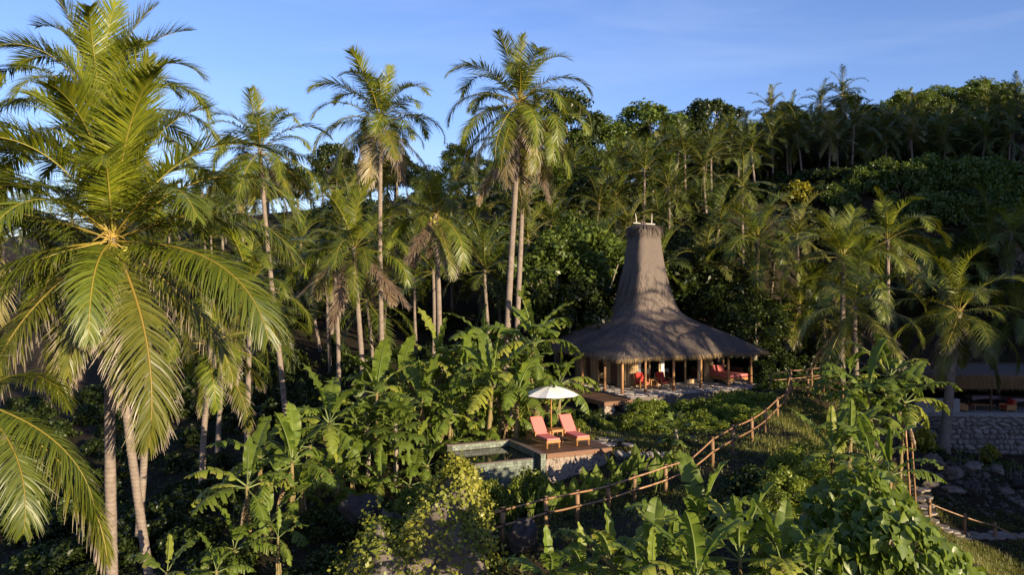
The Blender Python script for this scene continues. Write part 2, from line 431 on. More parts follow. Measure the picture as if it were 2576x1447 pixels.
def Hn(x, y):
    x = np.asarray(x, float); y = np.asarray(y, float); sh = x.shape
    q = np.stack([x.ravel(), y.ravel()], -1) / 50.0
    X = ctrl[:, :2] / 50.0
    out = np.empty(len(q))
    for i in range(0, len(q), 8000):
        qq = q[i:i+8000]
        r2 = ((qq[:, None, :] - X[None]) ** 2).sum(-1)
        out[i:i+8000] = (0.5 * r2 * np.log(r2 + 1e-12)) @ _tw[:-3] + _tw[-3] + qq @ _tw[-2:]
    xx, yy = x.ravel(), y.ravel()
    # a spur on the right, outside the view, that keeps the low sun off the right-hand slope
    crest = np.interp(yy, [-60, -42, -32, -20, -11, -4, 5, 12, 20, 28, 34, 42, 50, 66, 100, 130], [-8, 0, 7.5, 13, 15, 16, 21, 25, 26, 24, 34, 38, 39, 35, 27, 20])
    g = np.exp(-((xx - 88) / 15.0) ** 2) * np.interp(yy, [-80, -60, 95, 125], [0, 1, 1, 0])
    out = out * (1 - g) + crest * g
    out = out + 0.07 * np.sin(xx * 1.3 + 0.7 * np.sin(yy * 0.9)) * np.cos(yy * 1.1) + 0.04 * np.sin(xx * 2.9 + yy * 2.3)
    return out.reshape(sh) + CZ
def H(x, y): return float(Hn(np.array([x]), np.array([y]))[0])

def terrain():
    xs = np.unique(np.concatenate([np.arange(-400, -60, 20), np.arange(-60, -24, 2.0), np.arange(-24, 34, 0.5), np.arange(34, 120, 2.0), np.arange(120, 401, 20)]))
    ys = np.unique(np.concatenate([np.arange(-300, -20, 20), np.arange(-20, 12, 2.0), np.arange(12, 62, 0.5), np.arange(62, 190, 2.0), np.arange(190, 601, 20)]))
    X, Y = np.meshgrid(xs, ys)
    Z = Hn(np.clip(X, -130, 150), np.clip(Y, -60, 260))
    V = np.stack([X, Y, Z], -1).reshape(-1, 3)
    nx, ny = len(xs), len(ys)
    i = np.arange(nx - 1)[None, :] + nx * np.arange(ny - 1)[:, None]
    Fq = np.stack([i, i + 1, i + nx + 1, i + nx], -1).reshape(-1, 4)
    o = ob('ground', mesh('ground', V, Fq, M['ground'], smooth=True))
    tag(o, kind='structure')
terrain()

# ------------------------------------------------------------------ foliage generators
def unit(v): return v / (np.linalg.norm(v, axis=-1, keepdims=True) + 1e-9)

def frond_data(L, e0, bend, nleaf, llen, wid, hang, seg, seed, side=0.0, petiole=0.14, ribw=0.035, vee=None):
    r = np.random.default_rng(seed)
    N = 26
    s = np.linspace(0, 1, N)
    e = R(e0) - R(bend) * 1.12 * s ** 1.9
    az = R(side) * s ** 1.5
    ds = L / (N - 1)
    T = np.stack([np.cos(e) * np.cos(az), np.cos(e) * np.sin(az), np.sin(e)], -1)
    pos = np.concatenate([[[0, 0, 0]], np.cumsum(T[:-1] * ds, 0)])
    B = unit(np.cross(np.array([0, 0, 1.0]), T) + 1e-6 * np.array([0, 1, 0]))
    # a frond rolls a little about its own axis
    roll = R(r.uniform(-22, 22)) * s
    Nn = np.cross(T, B)
    B2 = B * np.cos(roll)[:, None] + Nn * np.sin(roll)[:, None]
    Nn = np.cross(T, B2); B = B2
    V = []; Fc = []; FD = []
    # rachis: a four-sided tapering rod
    k = 4
    rr = ribw * (1 - 0.88 * s) + 0.004
    for j in range(k):
        a = 2 * math.pi * j / k
        V.append(pos + (B * math.cos(a) * rr[:, None] * 1.2 + Nn * math.sin(a) * rr[:, None] * 0.7))
    V = [np.stack(V, 1).reshape(-1, 3)]
    q = []
    for i in range(N - 1):
        for j in range(k):
            j2 = (j + 1) % k
            q.append((i*k + j, i*k + j2, (i+1)*k + j2, (i+1)*k + j))
    Fc = [np.array(q)]
    FD = [np.tile([0.0, 1.0, 0.5], (N * k, 1))]
    off = N * k
    for sd in (-1, 1):
        n = nleaf
        u = np.linspace(0, 1, n) + r.uniform(-0.3, 0.3, n) / n
        u = np.clip(u, 0, 1)
        su = petiole + (0.985 - petiole) * u
        def ip(A): return np.stack([np.interp(su, s, A[:, c]) for c in range(3)], -1)
        p0, t, b, nn = ip(pos), unit(ip(T)), unit(ip(B)), unit(ip(Nn))
        ln = llen * (0.32 + 0.68 * np.sin(math.pi * np.clip(0.13 + 0.80 * u, 0, 1)) ** 0.75) * np.where(u > 0.85, 1 - 2.6 * (u - 0.85), 1) * r.uniform(0.85, 1.08, n)
        for _ in range(r.integers(1, 5)):
            g0 = r.integers(0, n); ln[g0:g0 + r.integers(1, 5)] *= r.uniform(0.15, 0.6)
        phi = R(78) - R(50) * u + R(1) * r.normal(0, 4, n)
        vv = R(vee if vee is not None else max(8, 30 * (e0 + 40) / 120)) + R(1) * r.normal(0, 7, n)
        d = t * np.cos(phi)[:, None] + b * (sd * np.sin(phi) * np.cos(vv))[:, None] + nn * (np.sin(phi) * np.sin(vv))[:, None]
        wv = unit(np.cross(d, nn))
        tw = r.normal(0, 0.25, n)
        wv = unit(wv + nn * tw[:, None])
        pts = [p0]
        g = hang * r.uniform(0.6, 1.5, n)
        dd = d.copy()
        for i in range(seg):
            dd = unit(dd + np.stack([0.10 * g * sd + r.normal(0, .04, n), r.normal(0, .04, n), -g * (0.35 + 0.9 * i / max(1, seg - 1))], -1))
            pts.append(pts[-1] + dd * (ln / seg)[:, None])
        rows = []; fdr = []
        rv = r.uniform(0, 1, n)
        for i, p in enumerate(pts):
            f = i / seg
            ww = wid * (0.6, 1.0, 0.85, 0.5, 0.1)[min(4, int(round(f * 4)))] * 0.5
            rows.append(np.stack([p - wv * ww, p + wv * ww], 1))
            fdr.append(np.stack([np.full(n, f), np.zeros(n), rv], -1))
        A = np.stack(rows, 1).reshape(-1, 3)                # leaf, row, side
        D = np.repeat(np.stack(fdr, 1), 2, axis=1).reshape(-1, 3)
        m = (seg + 1) * 2
        base = off + np.arange(n)[:, None] * m + 2 * np.arange(seg)[None, :]
        q = np.stack([base, base + 1, base + 3, base + 2], -1).reshape(-1, 4)
        V.append(A); FD.append(D); Fc.append(q); off += len(A)
    return np.concatenate(V), np.concatenate(Fc), np.concatenate(FD)

# classes of frond from the upright spear to the dead skirt: elevation, bend, hang, material, vee
FCL = [(86, 30, 0.02, 'frond_young', 22), (77, 70, 0.05, 'frond_young', 26), (62, 92, 0.10, 'frond_young', 20), (42, 96, 0.16, 'frond_green', 12),
       (20, 88, 0.22, 'frond_green', 5), (-8, 72, 0.27, 'frond_green', 2), (-38, 44, 0.30, 'frond_old', 0), (-66, 18, 0.30, 'frond_dead', 0)]
FR = {}
def frond_set(key, L, nleaf, llen, wid, seg, ribw, variants):
    FR[key] = []
    for ci, (e0, bd, hg, mt, vee) in enumerate(FCL):
        vs = []
        for v in range(variants):
            rr = random.Random(ci * 31 + v * 7 + len(key))
            Vv, Fq, fd = frond_data(L * rr.uniform(0.92, 1.05), e0 + rr.uniform(-6, 6), bd * rr.uniform(0.8, 1.2), nleaf, llen, wid, hg, seg, ci * 100 + v, side=rr.uniform(-32, 32), ribw=ribw, vee=vee)
            vs.append(mesh('frond', Vv, Fq, M[mt], fd=fd))
        FR[key].append(vs)
frond_set('near', 4.9, 118, 1.12, 0.042, 4, 0.034, 5)
frond_set('mid', 4.4, 74, 0.98, 0.05, 3, 0.028, 4)

def trunk_mesh(dx, dy, h, r0, r1, curve=0.3, seg=26, n=10, flare=1.5, seed=0):
    rr = random.Random(seed)
    pts = []; rad = []
    for i in range(seg + 1):
        f = i / seg
        c = f + curve * f * (1 - f)
        pts.append((dx * c + 0.05 * math.sin(f * 5 + seed), dy * c + 0.05 * math.cos(f * 4 + seed), h * f))
        fl = 1 + (flare - 1) * math.exp(-f * h / 0.5)
        rad.append((r0 + (r1 - r0) * f) * fl * (1 + (0.015 if i % 2 else -0.01)) * rr.uniform(0.97, 1.03))
    return MB().tube(pts, rad, n).me('trunk', M['palm_bark'], smooth=True)

nutV = MB().blob((0, 0, 0), (0.125, 0.125, 0.155), 3, 9, 6, 0.03).me('coconut', M['coconut'], smooth=True)
def stalk_mesh(seed):
    rr = random.Random(seed); m = MB()
    for i in range(16):
        a = rr.uniform(0, 6.28); e = rr.uniform(-0.2, 0.9); l = rr.uniform(0.3, 0.7)
        p1 = Vector((math.cos(a) * l * 0.6, math.sin(a) * l * 0.6, l * math.sin(e)))
        m.tube([(0, 0, 0), p1 * 0.6, p1 + Vector((0, 0, -0.12))], [0.018, 0.012, 0.006], 4, cap=False)
    return m.me('flower_stalk', M['flower_stalk'])
STALK = [stalk_mesh(i) for i in range(2)]

def palm(px, py, d, bpx=None, L=4.9, key='mid', n=24, nuts=0, label='', group=None, name='coconut_palm', seed=0, r0=0.17, lo=-66, hi=86, curve=0.3, basey=None, skew=0.0, dead=0.0, lean_y=0.0, pose=None):
    """a coconut palm whose crown heart is seen at (px, py), d metres ahead, rising from the ground under bpx"""
    rr = random.Random(seed * 13 + 5)
    c = P(px, py, d)
    bx, by = XY(bpx if bpx is not None else px, d + lean_y)
    bz = H(bx, by)
    root = empty(name, (bx, by, bz), 0, label, 'palm tree', group)
    h = c.z - bz
    dx, dy = c.x - bx, c.y - by
    ob('trunk', trunk_mesh(dx, dy, h + 0.5, r0, r0 * 0.66, curve, seed=seed, seg=max(12, int(h * 2.6))), root, (0, 0, -0.5))
    top = Vector((dx, dy, h - 0.05))
    k = L / (4.9 if key == 'near' else 4.4)
    ga = 2.39996
    a0 = rr.uniform(0, 6.28)
    for i in range(n):
        f = (i + 0.5) / n
        e = hi + (lo - hi) * f ** 0.92 + rr.uniform(-7, 7)
        ci = min(range(len(FCL)), key=lambda q: abs(FCL[q][0] - e))
        if ci == 7 and rr.random() > dead + 0.25: ci = 6
        if ci in (5, 6) and rr.random() < dead * 0.6: ci = 7 if ci == 6 else 5
        me = rr.choice(FR[key][ci])
        a = a0 + i * ga + rr.uniform(-0.25, 0.25)
        tilt = R(FCL[ci][0] - max(-72, e)) * 0.8 + R(rr.uniform(-7, 7))
        o = ob('frond', me, root)
        o.location = top + Vector((math.cos(a) * 0.09, math.sin(a) * 0.09, 0.25 - 0.5 * f))
        o.rotation_euler = Euler((rr.uniform(-0.16, 0.16), tilt, a + skew * math.sin(a)), 'XYZ')
        o.scale = (k * rr.choice((1, 1, 1, 1, 1, .72)) * rr.uniform(0.84, 1.08) * (0.74 if ci == 0 else 0.92 if ci == 1 else 1),) * 3
    for (a, ci, q, dt) in (pose or []):
        o = ob('frond', rr.choice(FR[key][ci]), root)
        a = R(a)
        o.location = top + Vector((math.cos(a) * 0.09, math.sin(a) * 0.09, 0.22 - 0.07 * ci))
        o.rotation_euler = Euler((rr.uniform(-0.12, 0.12), R(dt), a), 'XYZ')
        o.scale = (k * q,) * 3
    for i in range(nuts):
        a = rr.uniform(0, 6.28)
        o = ob('coconut', nutV, root, top + Vector((math.cos(a) * 0.32, math.sin(a) * 0.32, -0.28 - 0.35 * rr.random())), (rr.uniform(-.5, .5), rr.uniform(-.5, .5), a), k)
    if nuts:
        for q in STALK: ob('flower_stalk', q, root, top + Vector((rr.uniform(-.15, .15), -0.15, -0.05)), (0, 0, rr.uniform(0, 6)), k)
    return root

# far palms: crown and trunk meshes shared by all copies
def far_crown(seed, nf=22, L=4.2, nl=34, drop=0.0):
    rr = random.Random(seed); Vs = []; Fs = []; Ds = []; off = 0
    a0 = rr.uniform(0, 6.28)
    for i in range(nf):
        f = (i + 0.5) / nf
        e = 86 + (-62 - drop - 86) * f ** 0.95 + rr.uniform(-8, 8)
        V, Fq, D = frond_data(L * rr.uniform(0.68, 1.14), e + rr.uniform(-10, 10), rr.uniform(35, 105) * max(0.3, min(1, (e + 80) / 110)), nl, 0.85, 0.075, 0.03 + 0.22 * f, 2, seed * 50 + i, side=rr.uniform(-35, 35), ribw=0.045)
        a = a0 + i * 2.39996 + rr.uniform(-0.3, 0.3)
        ca, sa = math.cos(a), math.sin(a)
        V = np.stack([V[:, 0] * ca - V[:, 1] * sa, V[:, 0] * sa + V[:, 1] * ca, V[:, 2] + 0.2 - 0.4 * f], -1)
        D = D.copy(); D[:, 0] = D[:, 0] * (0.62 + 0.55 * f); D[:, 2] = np.clip(D[:, 2] * 0.5 + rr.random() * 0.5, 0, 1)
        Vs.append(V); Fs.append(Fq + off); Ds.append(D); off += len(V)
    return mesh('crown', np.concatenate(Vs), np.concatenate(Fs), M['palm_far'], fd=np.concatenate(Ds))
FARC = [far_crown(i, nf=rr_n, drop=dr) for i, (rr_n, dr) in enumerate([(22, 0), (24, 10), (20, -20), (18, -45), (24, 14), (20, -10), (16, -60), (23, 5)])]
FART = [trunk_mesh(rx, ry, 15.0, 0.15, 0.11, 0.2, seg=16, n=7, seed=i) for i, (rx, ry) in enumerate([(0.3, 0), (-0.9, .2), (0.8, -.3), (0.1, .4)])]
FARX = [(0.3, 0), (-0.9, .2), (0.8, -.3), (0.1, .4)]
def far_palm(x, y, zc, k, ci, ti, rz, label, group):
    gx, gy = x, y
    gz = H(gx, gy)
    h = zc - gz
    root = empty('coconut_palm', (gx, gy, gz), rz, label, 'palm tree', group)
    t = ob('trunk', FART[ti], root, (0, 0, -0.3), None, (1.0, 1.0, (h + 0.3) / 15.0))
    o = ob('crown', FARC[ci], root, (FARX[ti][0], FARX[ti][1], h), None, k)
    return root

# leaf cards: every leaf a small folded kite
def cards(Pn, Nn, size, r, asp=0.5, fold=0.18):
    n = len(Pn)
    Nn = unit(Nn)
    a = unit(r.normal(0, 1, (n, 3)))
    t = unit(np.cross(Nn, a)); b = np.cross(Nn, t)
    L = size[:, None]
    p0 = Pn; p1 = Pn + t * L * 0.5 + b * L * asp * 0.5 + Nn * L * fold; p2 = Pn + t * L - Nn * L * 0.1; p3 = Pn + t * L * 0.5 - b * L * asp * 0.5 + Nn * L * fold
    V = np.stack([p0, p1, p2, p3], 1).reshape(-1, 3)
    Fq = np.arange(n * 4).reshape(n, 4)
    return V, Fq

def crown_cards(seed, rad, ncl, nlf, lsize, clr=(0.2, 0.36), dome=False, inner=0.5, upb=0.35):
    r = np.random.default_rng(seed)
    cs = unit(r.normal(0, 1, (ncl, 3)) + np.array([0, 0, upb]))
    if dome: cs[:, 2] = np.abs(cs[:, 2])
    lump = 1 + 0.22 * np.sin(cs[:, 0] * 3.1 + seed) * np.cos(cs[:, 1] * 2.7 + seed * 2)
    rr = r.uniform(inner, 1.0, ncl) ** 0.7 * lump
    C = cs * rr[:, None] * np.array(rad)
    cr = r.uniform(clr[0], clr[1], ncl) * np.mean(rad)
    idx = np.repeat(np.arange(ncl), nlf)
    dr = unit(r.normal(0, 1, (len(idx), 3)) + np.array([0, 0, 0.45]))
    q = r.uniform(0.45, 1.08, len(idx))
    Pn = C[idx] + dr * (cr[idx] * q)[:, None] * np.array([1, 1, 0.75])
    Nn = dr * 0.6 + np.array([0, 0, 0.5]) + r.normal(0, 0.5, (len(idx), 3))
    sz = lsize * r.uniform(0.65, 1.3, len(idx))
    if dome:
        keep = Pn[:, 2] > -0.05 * rad[2]
        Pn, Nn, sz, idx = Pn[keep], Nn[keep], sz[keep], idx[keep]
    V, Fq = cards(Pn, Nn, sz, r)
    crv = r.uniform(0, 1, ncl)
    rv = np.clip(0.55 * crv[idx] + 0.45 * r.uniform(0, 1, len(idx)), 0, 1)
    fd = np.repeat(np.stack([rv * 0, rv * 0, rv], -1), 4, axis=0)
    return V, Fq, fd, C

def tree_meshes(seed, rad, th, ncl, nlf, lsize, mt):
    V, Fq, fd, C = crown_cards(seed, rad, ncl, nlf, lsize, inner=0.55)
    V = V + np.array([0, 0, th])
    cm = mesh('crown', V, Fq, M[mt], fd=fd)
    rr = random.Random(seed); m = MB()
    fork = th - rad[2] * 0.75
    m.tube([(0, 0, -0.6), (0.1, 0, fork * 0.5), (0, 0.1, fork)], [0.30, 0.22, 0.18], 8)
    for i in range(11):
        c = C[rr.randrange(len(C))]
        e = Vector((c[0] * 0.9, c[1] * 0.9, th + c[2] * 0.85))
        mid = Vector((e.x * 0.45 + rr.uniform(-.2, .2), e.y * 0.45 + rr.uniform(-.2, .2), fork + (e.z - fork) * 0.38))
        m.tube([(0, 0.05, fork - 0.1), mid, e], [0.12, 0.07, 0.025], 5)
    tm = m.me('trunk', M['bark'], smooth=True)
    return tm, cm
TREES = [tree_meshes(1, (3.0, 3.0, 2.5), 5.6, 46, 120, 0.36, 'tree_leaf'), tree_meshes(2, (3.6, 3.3, 2.2), 5.2, 52, 120, 0.36, 'tree_leaf'),
         tree_meshes(3, (2.6, 2.6, 3.3), 6.8, 46, 120, 0.34, 'tree_leaf'), tree_meshes(4, (3.4, 3.4, 2.8), 6.0, 54, 110, 0.38, 'tree_leaf_bright'),
         tree_meshes(5, (4.0, 3.6, 2.3), 5.0, 58, 110, 0.36, 'tree_leaf')]
def tree(x, y, k, ti, label, group=None, rz=None, name='broadleaf_tree', z=None, ks=None):
    root = empty(name, (x, y, H(x, y) if z is None else z), random.uniform(0, 6.28) if rz is None else rz, label, 'tree', group)
    s = ks or (k, k, k)
    ob('trunk', TREES[ti][0], root, None, None, s); ob('crown', TREES[ti][1], root, None, None, s)
    return root

def bush_mesh(seed, rad, ncl, nlf, lsize, mt):
    V, Fq, fd, C = crown_cards(seed, rad, ncl, nlf, lsize, dome=True, inner=0.6, upb=0.5)
    rr = random.Random(seed)
    fo = mesh('foliage', V, Fq, M[mt], fd=fd)
    m = MB()
    for i in range(9):
        c = C[rr.randrange(len(C))]
        m.tube([(0, 0, -0.15), (c[0] * 0.5, c[1] * 0.5, c[2] * 0.45), (c[0] * 0.95, c[1] * 0.95, c[2] * 0.9)], [0.035, 0.025, 0.01], 4, cap=False)
    return fo, m.me('stem', M['bark'])
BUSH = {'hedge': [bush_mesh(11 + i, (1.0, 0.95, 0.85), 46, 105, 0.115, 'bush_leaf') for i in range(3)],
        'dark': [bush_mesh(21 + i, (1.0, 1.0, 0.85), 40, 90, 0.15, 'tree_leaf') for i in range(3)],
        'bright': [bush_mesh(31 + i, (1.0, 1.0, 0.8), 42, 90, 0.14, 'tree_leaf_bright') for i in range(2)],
        'yellow': [bush_mesh(41, (0.7, 0.7, 1.0), 26, 50, 0.17, 'yellow_leaf')],
        'fine': [bush_mesh(51, (1.0, 0.9, 1.0), 50, 130, 0.085, 'bush_leaf')]}
def bush(kind, x, y, s, label, group=None, i=0, name='shrub', sz=None, z=None):
    root = empty(name, (x, y, (H(x, y) if z is None else z) - 0.05), random.uniform(0, 6.28), label, 'shrub', group)
    fo, st = BUSH[kind][i % len(BUSH[kind])]
    ss = (s, s, sz or s)
    ob('foliage', fo, root, None, None, ss); ob('stem', st, root, None, None, ss)
    return root

# banana leaves
def banana_leaf_mesh(seed, e0, bend, L=2.0, W=0.29, tear=6, mt='banana_leaf', pet=0.45, droop=0.5, side=0.0):
    r = np.random.default_rng(seed)
    Lt = L + pet
    N = 40
    s = np.linspace(0, 1, N)
    sp = np.clip((s * Lt - pet * 0.6) / L, 0, 1)
    e = R(e0) - R(bend) * sp ** 1.4
    az = R(side) * sp
    T = np.stack([np.cos(e) * np.cos(az), np.cos(e) * np.sin(az), np.sin(e)], -1)
    pos = np.concatenate([[[0, 0, 0]], np.cumsum(T[:-1] * Lt / (N - 1), 0)])
    B = unit(np.cross(np.array([0, 0, 1.0]), T) + np.array([0, 1e-6, 0]))
    roll = R(r.uniform(-25, 25)) * s
    Nn = np.cross(T, B); B = B * np.cos(roll)[:, None] + Nn * np.sin(roll)[:, None]; Nn = np.cross(T, B)
    V = []; Fq = []; D = []
    def add(v, f, d):
        o = sum(len(a) for a in V); V.append(v); Fq.append(f + o); D.append(d)
    k = 4; rr = 0.034 * (1 - 0.9 * s) + 0.004
    ring = np.stack([pos - Nn * rr[:, None] * 0.5 + B * (math.cos(2*math.pi*j/k) * rr)[:, None] + Nn * (math.sin(2*math.pi*j/k) * rr)[:, None] for j in range(k)], 1).reshape(-1, 3)
    i0 = np.arange(N - 1)[:, None] * k; j = np.arange(k)[None]; j2 = (j + 1) % k
    add(ring, np.stack([i0 + j, i0 + j2, i0 + k + j2, i0 + k + j], -1).reshape(-1, 4), np.tile([0, 1.0, 0.5], (N * k, 1)))
    s0 = pet / Lt
    def wid(u): return W * np.clip(np.sin(math.pi * np.clip(u, 0, 1) ** 0.85), 0, 1) ** 0.55
    for sd in (-1, 1):
        cuts = np.sort(np.concatenate([[0, 1], r.uniform(0.08, 0.97, tear)]))
        for c0, c1 in zip(cuts[:-1], cuts[1:]):
            if c1 - c0 < 0.012: continue
            m = max(2, int(round((c1 - c0) * 22)))
            u = np.linspace(c0, c1, m + 1)
            su = s0 + (0.995 - s0) * u
            ip = lambda A: np.stack([np.interp(su, s, A[:, c]) for c in range(3)], -1)
            p, t, b, nn = ip(pos), unit(ip(T)), unit(ip(B)), unit(ip(Nn))
            ww = wid(u)
            lift = 0.42 + r.normal(0, 0.12)
            dr = droop * r.uniform(0.5, 1.5)
            fw = r.uniform(0.05, 0.32)
            gap = (c1 - c0) * L * 0.05 if tear else 0
            shrink = np.linspace(1, -1, m + 1) * gap
            wav = 0.045 * np.sin(u * r.uniform(20, 34) + r.uniform(0, 6))
            rows = []
            for q in (0.0, 0.35, 0.7, 1.0):
                h = lift * q - dr * q * q
                rows.append(p + b * (sd * ww * q * (1 - 0.25 * abs(lift) * q))[:, None] + nn * (ww * h + wav * q * q)[:, None] + t * (fw * ww * q + shrink * q)[:, None] - np.array([0, 0, 1.0]) * (ww * dr * 0.35 * q * q)[:, None])
            A = np.stack(rows, 1).reshape(-1, 3)
            rv = np.clip(0.5 + r.normal(0, 0.22), 0, 1)
            dd = np.stack([np.tile([0, .35, .7, 1.0], m + 1), np.zeros((m + 1) * 4), np.full((m + 1) * 4, rv)], -1)
            i0 = np.arange(m)[:, None] * 4; j = np.arange(3)[None]
            f = np.stack([i0 + j, i0 + j + 1, i0 + j + 5, i0 + j + 4], -1).reshape(-1, 4)
            if sd > 0: f = f[:, ::-1]
            add(A, f, dd)
    return mesh('leaf', np.concatenate(V), np.concatenate(Fq), M[mt], fd=np.concatenate(D), smooth=True)
BL = []
for ci, (e0, bd, W, tr, dp) in enumerate([(87, 8, 0.27, 0, 0.1), (76, 24, 0.36, 5, 0.18), (60, 48, 0.38, 10, 0.3), (40, 70, 0.38, 16, 0.5), (16, 74, 0.36, 20, 0.7), (-14, 55, 0.33, 22, 0.9)]):
    BL.append([banana_leaf_mesh(200 + ci * 10 + v, e0 + (v - 1) * 4, bd * (0.8 + 0.22 * v), 2.0, W, tr, droop=dp, side=(v - 1) * 18) for v in range(3)])
BD = [banana_leaf_mesh(290 + v, -62, 20, 1.7, 0.10, 14, 'banana_dead', droop=1.4) for v in range(2)]

def banana(px, py, d, L=2.0, n=9, label='', seed=0, bpx=None, stem_r=0.10, dead=1, group='banana plants', lo=-14, hi=84, a0=None, name='banana_plant', zbase=None):
    rr = random.Random(seed * 17 + 3)
    c = P(px, py, d)
    bx, by = XY(bpx if bpx is not None else px, d)
    bz = H(bx, by) if zbase is None else zbase
    if 'sucker' in label: c.z = bz + rr.uniform(0.5, 0.9)
    h = max(0.35, c.z - bz)
    root = empty(name, (bx, by, c.z - h), 0, label, 'banana plant', group)
    dx = c.x - bx
    m = MB()
    pts = []; rad = []
    for i in range(9):
        f = i / 8
        pts.append((dx * f, 0.03 * math.sin(f * 4), -0.3 + (h + 0.3) * f)); rad.append(stem_r * (1.15 - 0.55 * f) * rr.uniform(0.93, 1.07))
    m.tube(pts, rad, 9)
    # loose dry sheaths on the stem
    for i in range(5):
        a = rr.uniform(0, 6.28); z = h * rr.uniform(0.25, 0.9); q = stem_r * 0.95
        m.tube([(dx * z / h + math.cos(a) * q, math.sin(a) * q, z), (dx * z / h + math.cos(a) * q * 1.5, math.sin(a) * q * 1.5, z - 0.28), (dx * z / h + math.cos(a) * q * 1.35, math.sin(a) * q * 1.35, z - 0.5)], [0.035, 0.025, 0.006], 4, cap=False)
    m.build('stem', M['banana_stem'], root, smooth=True)
    k = L / 2.0 * 1.12; n = n + 2
    az = rr.uniform(0, 6.28) if a0 is None else a0
    els = [87, 76, 60, 40, 16, -14]
    for i in range(n):
        f = i / max(1, n - 1)
        e = hi + (lo - hi) * f ** 0.8 + rr.uniform(-11, 11)
        ci = min(range(6), key=lambda q: abs(els[q] - e))
        o = ob('leaf', rr.choice(BL[ci]), root, (dx, 0, h - 0.12 * f), (rr.uniform(-.1, .1), R(els[ci] - e) * 0.6, az), k * rr.uniform(0.85, 1.1) * (0.8 if ci == 0 else 1))
        az += 2.4 + rr.uniform(-.3, .3)
    for i in range(dead):
        ob('dry_leaf', BD[i % 2], root, (dx * 0.9, 0, h * 0.9), (0, 0, rr.uniform(0, 6.28)), k * 0.8)
    return root

# ------------------------------------------------------------------ the thatched villa
VY = R(26)
FZ = CZ - 6.81
villa = empty('thatched_villa', (6.19, 46.0, FZ), VY, 'tall steep thatched hut with a tower roof and timber posts on a pale terrace', 'villa')
PROF = [(0.62, 10.36, 3), (0.84, 10.22, 4), (0.90, 9.95, 4.5), (0.90, 9.5, 5), (0.97, 8.7, 5), (1.08, 7.7, 6), (1.32, 6.4, 7), (1.56, 5.2, 7), (1.76, 4.66, 8), (2.2, 4.26, 9), (3.1, 3.74, 10), (4.1, 3.22, 16), (5.0, 2.72, 24), (5.6, 2.38, 30), (5.78, 2.2, 30)]
PR = np.array(PROF); _zz = np.linspace(0, 1, 240)
_L = np.concatenate([[0], np.cumsum(np.hypot(np.diff(PR[:, 0]), np.diff(PR[:, 1])))]); _L /= _L[-1]
PR = np.stack([np.interp(_zz, _L, PR[:, c]) for c in range(3)], -1)
_k = np.exp(-np.linspace(-2, 2, 41) ** 2); _k /= _k.sum()
_sm = np.stack([np.convolve(np.pad(PR[:, c], 20, mode='reflect', reflect_type='odd'), _k, mode='valid') for c in range(3)], -1)
_w = np.clip((_zz - 0.12) / 0.08, 0, 1)[:, None]; PR = PR * (1 - _w) + _sm * _w
PT = np.concatenate([[0], np.cumsum(np.hypot(np.diff(PR[:, 0]), np.diff(PR[:, 1])))]); PT /= PT[-1]
def roof_pt(t, th):
    h = np.interp(t, PT, PR[:, 0]); z = np.interp(t, PT, PR[:, 1]); p = np.interp(t, PT, PR[:, 2])
    r = (np.abs(np.cos(th)) ** p + np.abs(np.sin(th)) ** p) ** (-1 / p)
    wob = 1 + 0.012 * np.sin(th * 5 + t * 9) + 0.008 * np.sin(th * 13 + t * 23)
    sag = -0.07 * t * np.abs(np.sin(2 * th)) ** 6 * (t > 0.5) + 0.03 * np.sin(th * 9 + 1) * t ** 4
    return np.stack([5.7 + h * r * np.cos(th) * wob, 5.7 + h * r * np.sin(th) * wob, z + sag], -1)
